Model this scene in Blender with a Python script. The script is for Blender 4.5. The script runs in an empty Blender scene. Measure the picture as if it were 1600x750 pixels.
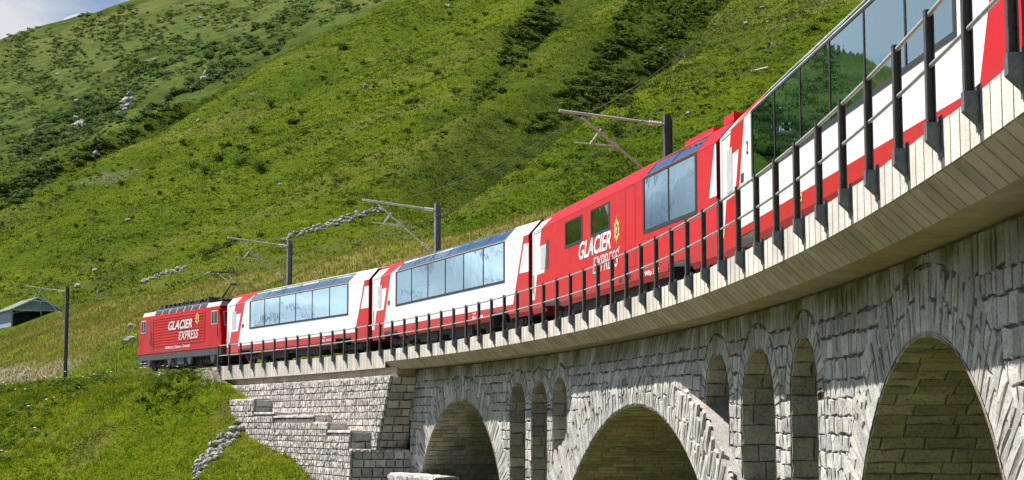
import bpy, bmesh, math, random
import numpy as np
from mathutils import Vector, Matrix

random.seed(7)
rng = np.random.default_rng(7)
SC = bpy.context.scene
COL = SC.collection
R = math.radians

# ------------------------------------------------------------------ camera, world, sun
cam_d = bpy.data.cameras.new('camera')
cam = bpy.data.objects.new('camera', cam_d)
COL.objects.link(cam)
cam_d.sensor_width = 36.0
cam_d.lens = 2682.0 / 1600.0 * 36.0
cam_d.clip_start = 0.1
cam_d.clip_end = 20000.0
cam.location = (0, 0, 0)
cam.rotation_euler = (math.pi / 2 + 0.1065, 0, 0)
SC.camera = cam

SUN_AZ, SUN_EL = R(152.0), R(59.5)          # azimuth measured from +x towards +y
SUN_DIR = Vector((math.cos(SUN_AZ) * math.cos(SUN_EL), math.sin(SUN_AZ) * math.cos(SUN_EL), math.sin(SUN_EL)))
world = bpy.data.worlds.new('World')
SC.world = world
world.use_nodes = True
wn, wl = world.node_tree.nodes, world.node_tree.links
bg = wn['Background']
bg.inputs['Strength'].default_value = 0.05
sky = wn.new('ShaderNodeTexSky')
sky.sky_type = 'NISHITA'
sky.sun_disc = False
sky.sun_elevation = SUN_EL
sky.sun_rotation = math.atan2(SUN_DIR.x, SUN_DIR.y)
sky.altitude = 1700
sky.air_density = 1.0
sky.dust_density = 0.6
sky.ozone_density = 1.2
wtc = wn.new('ShaderNodeTexCoord')
wmap = wn.new('ShaderNodeMapping')
wmap.inputs['Scale'].default_value = (1.0, 1.0, 2.6)
wmap.inputs['Location'].default_value = (.37, .61, 0)
wnz = wn.new('ShaderNodeTexNoise')
wnz.inputs['Scale'].default_value = 2.3
wnz.inputs['Detail'].default_value = 7.0
wnz.inputs['Roughness'].default_value = 0.58
wrp = wn.new('ShaderNodeValToRGB')
wrp.color_ramp.elements[0].position = 0.50
wrp.color_ramp.elements[1].position = 0.62
wmx = wn.new('ShaderNodeMixRGB')
wmx.inputs['Color2'].default_value = (7.6, 7.8, 8.1, 1)
wl.new(wtc.outputs['Generated'], wmap.inputs['Vector'])
wl.new(wmap.outputs['Vector'], wnz.inputs['Vector'])
wl.new(wnz.outputs['Fac'], wrp.inputs['Fac'])
wl.new(wrp.outputs['Color'], wmx.inputs['Fac'])
wl.new(sky.outputs['Color'], wmx.inputs['Color1'])
wl.new(wmx.outputs['Color'], bg.inputs['Color'])

sun_d = bpy.data.lights.new('sun', 'SUN')
sun_d.energy = 5.0
sun_d.angle = R(0.55)
sun_d.color = (1.0, 0.955, 0.88)
sun = bpy.data.objects.new('sun', sun_d)
COL.objects.link(sun)
sun.rotation_euler = SUN_DIR.to_track_quat('Z', 'Y').to_euler()
sun.location = (-60, 40, 120)

SC.view_settings.view_transform = 'Standard'
SC.view_settings.look = 'None'
SC.view_settings.exposure = 0.95
SC.view_settings.gamma = 1.0
SC.view_settings.use_curve_mapping = False
SC.render.engine = 'CYCLES'
SC.cycles.max_bounces = 7
SC.cycles.transparent_max_bounces = 8
SC.cycles.caustics_reflective = False
SC.cycles.caustics_refractive = False

# ------------------------------------------------------------------ small helpers
def link(name, me, parent=None):
    o = bpy.data.objects.new(name, me)
    COL.objects.link(o)
    if parent is not None:
        o.parent = parent
    return o

def tag(o, label=None, cat=None, group=None, kind=None):
    if label: o['label'] = label
    if cat: o['category'] = cat
    if group: o['group'] = group
    if kind: o['kind'] = kind
    return o

def empty(name, loc, rz=0.0, label=None, cat=None, group=None):
    o = bpy.data.objects.new(name, None)
    COL.objects.link(o)
    o.empty_display_size = 0.3
    o.location = loc
    o.rotation_euler = (0, 0, rz)
    return tag(o, label, cat, group)

class MB:
    """collects simple shapes into one mesh; optional 'tone' per vertex"""
    def __init__(self):
        self.v, self.f, self.m, self.t = [], [], [], []
    def add(self, vs, fs, mi=0, tone=0.5):
        o = len(self.v)
        self.v += [tuple(p) for p in vs]
        self.t += [tone] * len(vs)
        self.f += [tuple(i + o for i in q) for q in fs]
        self.m += [mi] * len(fs)
    def box(self, c, s, mi=0, M=None, taper=1.0):
        x, y, z = s[0] / 2, s[1] / 2, s[2] / 2
        vs = []
        for k, t in ((-1, 1.0), (1, taper)):
            for i, j in ((-1, -1), (1, -1), (1, 1), (-1, 1)):
                p = Vector((i * x * t, j * y * t, k * z))
                if M: p = M @ p
                vs.append((p.x + c[0], p.y + c[1], p.z + c[2]))
        self.add(vs, [(0, 3, 2, 1), (4, 5, 6, 7), (0, 1, 5, 4), (1, 2, 6, 5), (2, 3, 7, 6), (3, 0, 4, 7)], mi)
    def bar(self, a, b, r, n=8, mi=0, r2=None):
        a, b = Vector(a), Vector(b)
        r2 = r if r2 is None else r2
        d = (b - a)
        if d.length < 1e-6: return
        q = d.to_track_quat('Z', 'Y')
        vs, fs = [], []
        for k, (p, rr) in enumerate(((a, r), (b, r2))):
            for i in range(n):
                an = 2 * math.pi * (i + .5) / n
                vs.append(p + q @ Vector((rr * math.cos(an), rr * math.sin(an), 0)))
        for i in range(n):
            j = (i + 1) % n
            fs.append((i, j, n + j, n + i))
        fs.append(tuple(range(n - 1, -1, -1)))
        fs.append(tuple(range(n, 2 * n)))
        self.add(vs, fs, mi)
    def path(self, pts, r, n=6, mi=0):
        for a, b in zip(pts[:-1], pts[1:]): self.bar(a, b, r, n, mi)
    def prism(self, poly, a0, a1, axis, mi=0):
        """poly list of (u,v); extrude along axis 'x' or 'y' from a0 to a1"""
        n = len(poly)
        vs = []
        for a in (a0, a1):
            for u, v in poly:
                vs.append((a, u, v) if axis == 'x' else (u, a, v))
        fs = [(i, (i + 1) % n, n + (i + 1) % n, n + i) for i in range(n)]
        fs += [tuple(range(n - 1, -1, -1)), tuple(range(n, 2 * n))]
        self.add(vs, fs, mi)
    def mesh(self, name, mats, smooth=False, tone=False):
        me = bpy.data.meshes.new(name)
        me.from_pydata(self.v, [], self.f)
        for m in (mats if isinstance(mats, (list, tuple)) else [mats]): me.materials.append(m)
        if any(self.m): me.polygons.foreach_set('material_index', self.m)
        if smooth: me.polygons.foreach_set('use_smooth', [True] * len(self.f))
        if tone:
            at = me.attributes.new('tone', 'FLOAT', 'POINT')
            at.data.foreach_set('value', self.t)
        me.update()
        return me
    def fix(self, me):
        bm = bmesh.new(); bm.from_mesh(me)
        bmesh.ops.recalc_face_normals(bm, faces=bm.faces)
        bm.to_mesh(me); bm.free()
        return me
    def build(self, name, mats, parent=None, smooth=False, tone=False, fix=True, bevel=0.0):
        me = self.mesh(name, mats, smooth, tone)
        if fix: self.fix(me)
        o = link(name, me, parent)
        if bevel:
            b = o.modifiers.new('bevel', 'BEVEL'); b.width = bevel; b.segments = 2; b.limit_method = 'ANGLE'
        return o

# ------------------------------------------------------------------ noise
_T = rng.random((256, 256))
def vn(x, y, seed=0):
    x = np.asarray(x, float) + seed * 17.31; y = np.asarray(y, float) + seed * 9.77
    ix = np.floor(x).astype(int); iy = np.floor(y).astype(int)
    fx = x - ix; fy = y - iy
    fx = fx * fx * (3 - 2 * fx); fy = fy * fy * (3 - 2 * fy)
    a = _T[ix & 255, iy & 255]; b = _T[(ix + 1) & 255, iy & 255]
    c = _T[ix & 255, (iy + 1) & 255]; d = _T[(ix + 1) & 255, (iy + 1) & 255]
    return (a * (1 - fx) + b * fx) * (1 - fy) + (c * (1 - fx) + d * fx) * fy
def fbm(x, y, o=4, seed=0, g=0.5):
    s = 0; a = 1; t = 0
    for k in range(o):
        s = s + a * vn(x * 2 ** k, y * 2 ** k, seed + k); t += a; a *= g
    return s / t - 0.5
def smooth(a, b, x):
    t = np.clip((np.asarray(x, float) - a) / (b - a), 0, 1)
    return t * t * (3 - 2 * t)

# ------------------------------------------------------------------ the railway line (plan curve, metres)
UU = 38.5
def Hd(s):
    u = s / UU
    if u < -1:
        h = -1.3191 + .3159 - .0098 - .0254
        k = -.3159 + 2 * .0098 + 3 * .0254
        e = min(-1 - u, .15)
        return h - (k * e - k * e * e / .3)
    if u > 1.15:
        v = 1.15
        k = -.3159 - 2 * .0098 * v + 3 * .0254 * v * v
        return -1.3191 - .3159 * v - .0098 * v * v + .0254 * v ** 3 + k * (u - v)
    return -1.3191 - .3159 * u - .0098 * u * u + .0254 * u ** 3
_DS = .1; _N0, _N1 = -2600, 900
_tab = {0: (.129, 51.2)}
px, py = _tab[0]
for i in range(0, _N1):
    h = Hd((i + .5) * _DS); px += math.cos(h) * _DS; py += math.sin(h) * _DS; _tab[i + 1] = (px, py)
px, py = _tab[0]
for i in range(0, _N0, -1):
    h = Hd((i - .5) * _DS); px -= math.cos(h) * _DS; py -= math.sin(h) * _DS; _tab[i - 1] = (px, py)
def P(s, w=0.0, z=0.0):
    """s metres along the parapet, w metres inwards (behind the parapet), z height"""
    i = math.floor(s / _DS); i = max(_N0, min(_N1 - 1, i)); t = s / _DS - i
    a, b = _tab[i], _tab[i + 1]; h = Hd(s)
    return (a[0] + (b[0] - a[0]) * t - w * math.sin(h), a[1] + (b[1] - a[1]) * t + w * math.cos(h), z)
_ss = np.arange(-258, 89, .5)
_pp = np.array([P(s)[:2] for s in _ss]); _hh = np.array([Hd(s) for s in _ss])
def sw(x, y):
    x = np.asarray(x, float).ravel(); y = np.asarray(y, float).ravel()
    S = np.empty_like(x); W = np.empty_like(x)
    for k in range(0, len(x), 4000):
        dx = x[k:k + 4000, None] - _pp[None, :, 0]; dy = y[k:k + 4000, None] - _pp[None, :, 1]
        j = np.argmin(dx * dx + dy * dy, axis=1); r = np.arange(len(j))
        c, sn = np.cos(_hh[j]), np.sin(_hh[j])
        S[k:k + 4000] = _ss[j] + dx[r, j] * c + dy[r, j] * sn
        W[k:k + 4000] = -dx[r, j] * sn + dy[r, j] * c
    return S, W
F, PIT = 2682.0, .1065
def ray(x, y):
    u = (x - 800) / F; v = (375 - y) / F; c, sn = math.cos(PIT), math.sin(PIT)
    return np.array((u, c - v * sn, sn + v * c))

ZC = 2.85      # coping top
ZR = 3.0       # rail top
# ------------------------------------------------------------------ materials
def new_mat(name):
    m = bpy.data.materials.new(name); m.use_nodes = True
    return m, m.node_tree.nodes, m.node_tree.links, m.node_tree.nodes['Principled BSDF']
def rgba(c): return (c[0], c[1], c[2], 1)
def paint(name, c, rough=.4, metal=0.0, var=.12, scale=3.0, bump=0.0, bscale=40.0, spec=.5, coat=0.0, tone=0.0, dirt=None, grime=0.0, streak=0.0):
    m, n, l, b = new_mat(name)
    b.inputs['Roughness'].default_value = rough; b.inputs['Metallic'].default_value = metal
    b.inputs['Specular IOR Level'].default_value = spec
    b.inputs['Coat Weight'].default_value = coat
    geo = n.new('ShaderNodeNewGeometry')
    nz = n.new('ShaderNodeTexNoise'); nz.inputs['Scale'].default_value = scale; nz.inputs['Detail'].default_value = 6
    nz.inputs['Roughness'].default_value = .62
    l.new(geo.outputs['Position'], nz.inputs['Vector'])
    rp = n.new('ShaderNodeValToRGB')
    lo = dirt if dirt else tuple(max(0, v * (1 - var)) for v in c)
    rp.color_ramp.elements[0].color = rgba(lo); rp.color_ramp.elements[1].color = rgba(tuple(min(1, v * (1 + var)) for v in c))
    rp.color_ramp.elements[0].position = .3; rp.color_ramp.elements[1].position = .62
    l.new(nz.outputs['Fac'], rp.inputs['Fac'])
    out = rp.outputs['Color']
    if tone:
        at = n.new('ShaderNodeAttribute'); at.attribute_name = 'tone'
        mr = n.new('ShaderNodeMapRange'); mr.inputs['To Min'].default_value = 1 - tone; mr.inputs['To Max'].default_value = 1 + tone
        l.new(at.outputs['Fac'], mr.inputs['Value'])
        mu = n.new('ShaderNodeMixRGB'); mu.blend_type = 'MULTIPLY'; mu.inputs['Fac'].default_value = 1
        l.new(out, mu.inputs['Color1']); l.new(mr.outputs['Result'], mu.inputs['Color2']); out = mu.outputs['Color']
    if streak:      # rain streaks running down the face
        mp = n.new('ShaderNodeMapping'); mp.inputs['Scale'].default_value = (5, 5, .35)
        l.new(geo.outputs['Position'], mp.inputs['Vector'])
        sn = n.new('ShaderNodeTexNoise'); sn.inputs['Scale'].default_value = 1.6; sn.inputs['Detail'].default_value = 5; l.new(mp.outputs['Vector'], sn.inputs['Vector'])
        sr = n.new('ShaderNodeMapRange'); sr.inputs['From Min'].default_value = .38; sr.inputs['From Max'].default_value = .62
        sr.inputs['To Min'].default_value = 1 - streak; sr.inputs['To Max'].default_value = 1.04
        l.new(sn.outputs['Fac'], sr.inputs['Value'])
        mu = n.new('ShaderNodeMixRGB'); mu.blend_type = 'MULTIPLY'; mu.inputs['Fac'].default_value = 1
        l.new(out, mu.inputs['Color1']); l.new(sr.outputs['Result'], mu.inputs['Color2']); out = mu.outputs['Color']
    if grime:       # brake dust thrown up on the lowest half metre of the cars
        xz = n.new('ShaderNodeSeparateXYZ'); l.new(geo.outputs['Position'], xz.inputs[0])
        hz = n.new('ShaderNodeMapRange'); hz.inputs['From Min'].default_value = 4.3; hz.inputs['From Max'].default_value = 3.45; l.new(xz.outputs['Z'], hz.inputs['Value'])
        gn = n.new('ShaderNodeTexNoise'); gn.inputs['Scale'].default_value = 2.5; gn.inputs['Detail'].default_value = 7; l.new(geo.outputs['Position'], gn.inputs['Vector'])
        gm = n.new('ShaderNodeMath'); gm.operation = 'MULTIPLY'; l.new(hz.outputs['Result'], gm.inputs[0]); l.new(gn.outputs['Fac'], gm.inputs[1])
        g2 = n.new('ShaderNodeMath'); g2.operation = 'MULTIPLY'; g2.inputs[1].default_value = grime * 2; l.new(gm.outputs[0], g2.inputs[0])
        mg = n.new('ShaderNodeMixRGB'); mg.inputs['Color2'].default_value = (.10, .07, .055, 1)
        l.new(g2.outputs[0], mg.inputs['Fac']); l.new(out, mg.inputs['Color1']); out = mg.outputs['Color']
    l.new(out, b.inputs['Base Color'])
    if bump:
        nb = n.new('ShaderNodeTexNoise'); nb.inputs['Scale'].default_value = bscale; nb.inputs['Detail'].default_value = 5
        l.new(geo.outputs['Position'], nb.inputs['Vector'])
        bp = n.new('ShaderNodeBump'); bp.inputs['Strength'].default_value = bump; bp.inputs['Distance'].default_value = .05
        l.new(nb.outputs['Fac'], bp.inputs['Height']); l.new(bp.outputs['Normal'], b.inputs['Normal'])
    return m

M = {}
M['red'] = paint('train red paint', (.55, .004, .009), .34, var=.10, scale=1.2, spec=.16, grime=.35)
M['red_loco'] = paint('locomotive red paint', (.52, .006, .004), .45, var=.14, scale=1.5, spec=.14, grime=.4)
M['dark_red'] = paint('dark red end paint', (.26, .008, .014), .45, var=.2, scale=2)
M['white'] = paint('train white paint', (.80, .81, .82), .3, var=.03, scale=1.0, coat=.1, grime=.18)
M['letter'] = paint('white lettering', (.86, .86, .86), .5, var=.02)
M['grey_paint'] = paint('light grey paint', (.50, .51, .52), .4, var=.12, scale=3)
M['roof_grey'] = paint('weathered roof grey', (.42, .42, .41), .6, var=.25, scale=4)
M['frame_grey'] = paint('underframe grey', (.045, .055, .06), .6, var=.35, scale=3)
M['black'] = paint('bogie black', (.012, .012, .013), .7, var=.4, scale=5)
M['rubber'] = paint('black rubber', (.018, .018, .02), .6, var=.2)
M['louvre'] = paint('dark louvre', (.03, .032, .035), .5, var=.3, scale=5)
M['gold'] = paint('golden yellow print', (.78, .52, .10), .5, var=.1)
M['black_print'] = paint('black print', (.02, .02, .02), .5, var=.1)
M['steel'] = paint('galvanised steel', (.42, .45, .48), .6, metal=.0, spec=.25, var=.2, scale=12)
M['mast'] = paint('weathered mast steel', (.16, .18, .19), .6, metal=.15, var=.3, scale=6)
M['mast_dark'] = paint('dark mast steel', (.07, .075, .08), .6, metal=.15, var=.3, scale=6)
M['post'] = paint('dark brown post', (.055, .047, .045), .55, var=.4, scale=9, bump=.3, bscale=60)
M['bracket'] = paint('grey painted bracket', (.10, .115, .125), .5, var=.3, scale=9, bump=.3, bscale=80)
M['handrail'] = paint('galvanised handrail', (.42, .42, .43), .45, metal=.4, var=.25, scale=8)
M['insul'] = paint('insulator', (.62, .56, .52), .3, var=.1)
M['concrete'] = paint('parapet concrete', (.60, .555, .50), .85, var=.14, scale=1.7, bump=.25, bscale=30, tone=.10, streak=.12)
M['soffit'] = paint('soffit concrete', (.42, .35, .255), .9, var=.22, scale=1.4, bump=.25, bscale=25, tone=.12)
M['groove'] = paint('dark joint', (.06, .055, .045), .95, var=.3, scale=4)
M['ballast'] = paint('ballast', (.30, .285, .27), .95, var=.6, scale=9, bump=1.0, bscale=12)
M['sleeper'] = paint('steel sleeper', (.09, .065, .05), .8, var=.4, scale=6)
M['rail'] = paint('rail steel', (.14, .09, .065), .6, metal=.3, var=.3, scale=5)
M['seat'] = paint('seat fabric', (.05, .09, .16), .9, var=.2, scale=10)
M['table'] = paint('table top', (.75, .75, .74), .4, var=.05)
M['interior'] = paint('interior panel', (.30, .32, .33), .7, var=.1)
M['skin'] = paint('skin', (.50, .30, .22), .6, var=.1)
M['shirt'] = paint('pale blue shirt', (.22, .38, .52), .8, var=.15)
M['hair'] = paint('grey hair', (.42, .42, .42), .8, var=.2)
M['barn'] = paint('weathered blue grey boards', (.27, .34, .42), .8, var=.25, scale=3)
M['barn_roof'] = paint('dark roof sheets', (.10, .10, .095), .75, var=.3, scale=1.5)
M['barn_trim'] = paint('pale barge board', (.45, .50, .54), .7, var=.15)
M['timber'] = paint('bleached timber', (.55, .50, .44), .85, var=.3, scale=4)

def stone_mat(name, c1, c2, moss=None, stain=True, tone=.27):
    m, n, l, b = new_mat(name)
    b.inputs['Roughness'].default_value = .92; b.inputs['Specular IOR Level'].default_value = .25
    geo = n.new('ShaderNodeNewGeometry')
    nz = n.new('ShaderNodeTexNoise'); nz.inputs['Scale'].default_value = 2.2; nz.inputs['Detail'].default_value = 8; nz.inputs['Roughness'].default_value = .7
    l.new(geo.outputs['Position'], nz.inputs['Vector'])
    rp = n.new('ShaderNodeValToRGB')
    rp.color_ramp.elements[0].color = rgba(c1); rp.color_ramp.elements[0].position = .34
    rp.color_ramp.elements[1].color = rgba(c2); rp.color_ramp.elements[1].position = .66
    l.new(nz.outputs['Fac'], rp.inputs['Fac'])
    # lichen speckle
    sp = n.new('ShaderNodeTexNoise'); sp.inputs['Scale'].default_value = 26; sp.inputs['Detail'].default_value = 4
    l.new(geo.outputs['Position'], sp.inputs['Vector'])
    sr = n.new('ShaderNodeValToRGB'); sr.color_ramp.elements[0].position = .30; sr.color_ramp.elements[1].position = .50
    sr.color_ramp.elements[0].color = (.42, .42, .43, 1); sr.color_ramp.elements[1].color = (1, 1, 1, 1)
    l.new(sp.outputs['Fac'], sr.inputs['Fac'])
    mu = n.new('ShaderNodeMixRGB'); mu.blend_type = 'MULTIPLY'; mu.inputs['Fac'].default_value = .75
    l.new(rp.outputs['Color'], mu.inputs['Color1']); l.new(sr.outputs['Color'], mu.inputs['Color2'])
    at = n.new('ShaderNodeAttribute'); at.attribute_name = 'tone'
    mr = n.new('ShaderNodeMapRange'); mr.inputs['To Min'].default_value = 1 - tone; mr.inputs['To Max'].default_value = 1 + tone
    l.new(at.outputs['Fac'], mr.inputs['Value'])
    m2 = n.new('ShaderNodeMixRGB'); m2.blend_type = 'MULTIPLY'; m2.inputs['Fac'].default_value = 1
    l.new(mu.outputs['Color'], m2.inputs['Color1']); l.new(mr.outputs['Result'], m2.inputs['Color2'])
    out = m2.outputs['Color']
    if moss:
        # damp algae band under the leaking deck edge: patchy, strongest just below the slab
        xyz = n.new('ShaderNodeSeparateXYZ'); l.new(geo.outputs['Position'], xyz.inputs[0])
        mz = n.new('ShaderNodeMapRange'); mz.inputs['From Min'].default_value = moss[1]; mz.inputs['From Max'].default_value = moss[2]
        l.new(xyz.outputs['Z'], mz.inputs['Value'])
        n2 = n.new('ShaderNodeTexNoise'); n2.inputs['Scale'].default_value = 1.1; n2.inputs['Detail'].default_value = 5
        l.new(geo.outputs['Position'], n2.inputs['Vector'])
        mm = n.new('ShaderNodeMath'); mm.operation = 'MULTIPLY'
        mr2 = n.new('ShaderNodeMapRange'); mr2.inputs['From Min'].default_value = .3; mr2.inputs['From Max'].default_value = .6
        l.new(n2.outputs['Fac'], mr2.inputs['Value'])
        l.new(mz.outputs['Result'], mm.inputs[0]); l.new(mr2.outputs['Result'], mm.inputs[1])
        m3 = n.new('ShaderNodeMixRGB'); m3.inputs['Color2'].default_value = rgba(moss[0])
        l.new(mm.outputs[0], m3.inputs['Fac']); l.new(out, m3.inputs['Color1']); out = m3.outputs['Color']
    l.new(out, b.inputs['Base Color'])
    nb = n.new('ShaderNodeTexNoise'); nb.inputs['Scale'].default_value = 16; nb.inputs['Detail'].default_value = 8; nb.inputs['Roughness'].default_value = .72
    l.new(geo.outputs['Position'], nb.inputs['Vector'])
    bp = n.new('ShaderNodeBump'); bp.inputs['Strength'].default_value = .75; bp.inputs['Distance'].default_value = .025
    l.new(nb.outputs['Fac'], bp.inputs['Height']); l.new(bp.outputs['Normal'], b.inputs['Normal'])
    return m
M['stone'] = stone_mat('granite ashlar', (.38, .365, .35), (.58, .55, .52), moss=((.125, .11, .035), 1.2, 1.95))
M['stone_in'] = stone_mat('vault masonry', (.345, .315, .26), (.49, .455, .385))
M['stone_ab'] = stone_mat('abutment granite', (.40, .372, .35), (.60, .56, .52))
M['mortar'] = paint('mortar', (.12, .112, .105), .95, var=.35, scale=4, bump=.6, bscale=25)
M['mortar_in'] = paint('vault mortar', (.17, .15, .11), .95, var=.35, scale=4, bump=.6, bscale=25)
M['rock'] = stone_mat('field rock', (.20, .20, .195), (.40, .39, .375), tone=.3)

def glass_mat(name, fac, tint, refl=(.93, .96, .98)):
    m, n, l, b = new_mat(name)
    n.remove(b)
    g = n.new('ShaderNodeBsdfGlossy'); g.inputs['Roughness'].default_value = .012; g.inputs['Color'].default_value = rgba(refl)
    nz = n.new('ShaderNodeTexNoise'); nz.inputs['Scale'].default_value = 1.3; nz.inputs['Detail'].default_value = 2
    geo = n.new('ShaderNodeNewGeometry'); l.new(geo.outputs['Position'], nz.inputs['Vector'])
    bp = n.new('ShaderNodeBump'); bp.inputs['Strength'].default_value = .05; bp.inputs['Distance'].default_value = .05
    l.new(nz.outputs['Fac'], bp.inputs['Height']); l.new(bp.outputs['Normal'], g.inputs['Normal'])
    t = n.new('ShaderNodeBsdfTransparent'); t.inputs['Color'].default_value = rgba(tint)
    mx = n.new('ShaderNodeMixShader')
    fr = n.new('ShaderNodeFresnel'); fr.inputs['IOR'].default_value = 1.5
    ad = n.new('ShaderNodeMath'); ad.operation = 'ADD'; ad.inputs[1].default_value = fac; ad.use_clamp = True
    l.new(fr.outputs[0], ad.inputs[0]); l.new(ad.outputs[0], mx.inputs['Fac'])
    l.new(t.outputs[0], mx.inputs[1]); l.new(g.outputs[0], mx.inputs[2])
    l.new(mx.outputs[0], n['Material Output'].inputs['Surface'])
    return m
M['glass'] = glass_mat('tinted window glass', .36, (.14, .34, .37), (.60, .85, 1.0))
M['glass_roof'] = glass_mat('roof window glass', .52, (.10, .22, .28), (.66, .88, 1.0))
M['glass_dark'] = glass_mat('dark small window glass', .10, (.05, .07, .06))

def grass_mat(name, ca, cb, cc, s1=.05, s2=.6, s3=3.5, bump=.9, bd=.25, bsc=2.2):
    """ca, cb, cc: three turf colours mixed by noise; vertex masks: R bare gravel, G dry straw, B dark scrub"""
    m, n, l, b = new_mat(name)
    b.inputs['Roughness'].default_value = .95; b.inputs['Specular IOR Level'].default_value = .03
    geo = n.new('ShaderNodeNewGeometry')
    def noise(sc, det=6, ro=.6):
        z = n.new('ShaderNodeTexNoise'); z.inputs['Scale'].default_value = sc; z.inputs['Detail'].default_value = det; z.inputs['Roughness'].default_value = ro
        l.new(geo.outputs['Position'], z.inputs['Vector']); return z.outputs['Fac']
    def rng_(v, a, c):
        r = n.new('ShaderNodeMapRange'); r.inputs['From Min'].default_value = a; r.inputs['From Max'].default_value = c
        l.new(v, r.inputs['Value']); return r.outputs['Result']
    def mix(f, a, c):
        x = n.new('ShaderNodeMixRGB')
        if isinstance(f, float): x.inputs['Fac'].default_value = f
        else: l.new(f, x.inputs['Fac'])
        for k, v in (('Color1', a), ('Color2', c)):
            if isinstance(v, tuple): x.inputs[k].default_value = rgba(v)
            else: l.new(v, x.inputs[k])
        return x.outputs['Color']
    c = mix(rng_(noise(s1, 7, .65), .38, .62), ca, cb)
    c = mix(rng_(noise(s2, 6, .65), .46, .70), c, cc)
    sc = n.new('ShaderNodeMixRGB'); sc.blend_type = 'MULTIPLY'; sc.inputs['Fac'].default_value = .8
    rp = n.new('ShaderNodeValToRGB'); rp.color_ramp.elements[0].position = .36; rp.color_ramp.elements[1].position = .60
    rp.color_ramp.elements[0].color = (.42, .46, .42, 1); rp.color_ramp.elements[1].color = (1.12, 1.1, 1.0, 1)
    l.new(noise(s3, 5, .7), rp.inputs['Fac']); l.new(c, sc.inputs['Color1']); l.new(rp.outputs['Color'], sc.inputs['Color2'])
    c = sc.outputs['Color']
    at = n.new('ShaderNodeAttribute'); at.attribute_name = 'mask'
    sp = n.new('ShaderNodeSeparateColor'); l.new(at.outputs['Color'], sp.inputs[0])
    c = mix(sp.outputs[1], c, mix(rng_(noise(s2 * 2.2), .42, .6), (.20, .155, .055), (.12, .125, .03)))
    c = mix(sp.outputs[2], c, mix(rng_(noise(s2 * 1.5), .42, .6), (.030, .052, .007), (.065, .095, .009)))
    c = mix(sp.outputs[0], c, mix(rng_(noise(s3 * 1.3), .42, .6), (.15, .13, .10), (.30, .27, .23)))
    l.new(c, b.inputs['Base Color'])
    bp = n.new('ShaderNodeBump'); bp.inputs['Strength'].default_value = bump; bp.inputs['Distance'].default_value = bd
    l.new(noise(bsc, 8, .75), bp.inputs['Height']); l.new(bp.outputs['Normal'], b.inputs['Normal'])
    return m
M['turf'] = grass_mat('meadow turf', (.09, .14, .005), (.15, .175, .008), (.055, .10, .005), .08, .9, 6, bump=.9, bd=.15, bsc=5)
M['hill'] = grass_mat('mountain pasture', (.066, .112, .005), (.115, .150, .007), (.042, .08, .005), .035, .28, 1.3, bump=1.0, bd=.6, bsc=1.1)
M['ridge'] = grass_mat('haze tinted far pasture', (.07, .12, .022), (.105, .135, .028), (.03, .07, .018), .022, .09, .45, bump=1.0, bd=1.2, bsc=.5)  # blue tint puts the distance haze into the turf colour

def leaf_mat(name, c1, c2, tone=.5, sc=2.0):
    m, n, l, b = new_mat(name)
    b.inputs['Roughness'].default_value = .8; b.inputs['Specular IOR Level'].default_value = .06
    geo = n.new('ShaderNodeNewGeometry')
    nz = n.new('ShaderNodeTexNoise'); nz.inputs['Scale'].default_value = sc; nz.inputs['Detail'].default_value = 3
    l.new(geo.outputs['Position'], nz.inputs['Vector'])
    at = n.new('ShaderNodeAttribute'); at.attribute_name = 'tone'
    ad = n.new('ShaderNodeMath'); ad.operation = 'ADD'
    l.new(nz.outputs['Fac'], ad.inputs[0]); l.new(at.outputs['Fac'], ad.inputs[1])
    mr = n.new('ShaderNodeMapRange'); mr.inputs['From Min'].default_value = .45; mr.inputs['From Max'].default_value = 1.55
    l.new(ad.outputs[0], mr.inputs['Value'])
    mx = n.new('ShaderNodeMixRGB'); mx.inputs['Color1'].default_value = rgba(c1); mx.inputs['Color2'].default_value = rgba(c2)
    l.new(mr.outputs['Result'], mx.inputs['Fac']); l.new(mx.outputs['Color'], b.inputs['Base Color'])
    tr = n.new('ShaderNodeBsdfTranslucent'); l.new(mx.outputs['Color'], tr.inputs['Color'])
    ms = n.new('ShaderNodeMixShader'); ms.inputs['Fac'].default_value = .38
    l.new(b.outputs[0], ms.inputs[1]); l.new(tr.outputs[0], ms.inputs[2]); l.new(ms.outputs[0], n['Material Output'].inputs['Surface'])
    return m
M['leaf'] = leaf_mat('shrub leaves', (.030, .066, .010), (.11, .165, .024))
M['leaf_far'] = leaf_mat('haze tinted far leaves', (.032, .075, .022), (.11, .165, .045))  # bluer than the near leaves: far haze put into the colour
M['blade'] = leaf_mat('grass blades', (.070, .125, .005), (.26, .285, .014), sc=.5)
M['blade_dry'] = leaf_mat('dry meadow blades', (.10, .15, .012), (.32, .27, .075), sc=.25)
M['herb'] = leaf_mat('low herbs', (.028, .056, .003), (.185, .235, .010), sc=.15)
M['weed'] = leaf_mat('broad weed leaves', (.04, .09, .012), (.10, .16, .025), sc=1)
M['flower'] = paint('white flower heads', (.72, .72, .66), .8, var=.1)
M['conifer'] = leaf_mat('conifer needles', (.008, .022, .012), (.022, .05, .022))
M['bark'] = paint('bark', (.08, .06, .045), .9, var=.3, scale=6)

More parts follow.
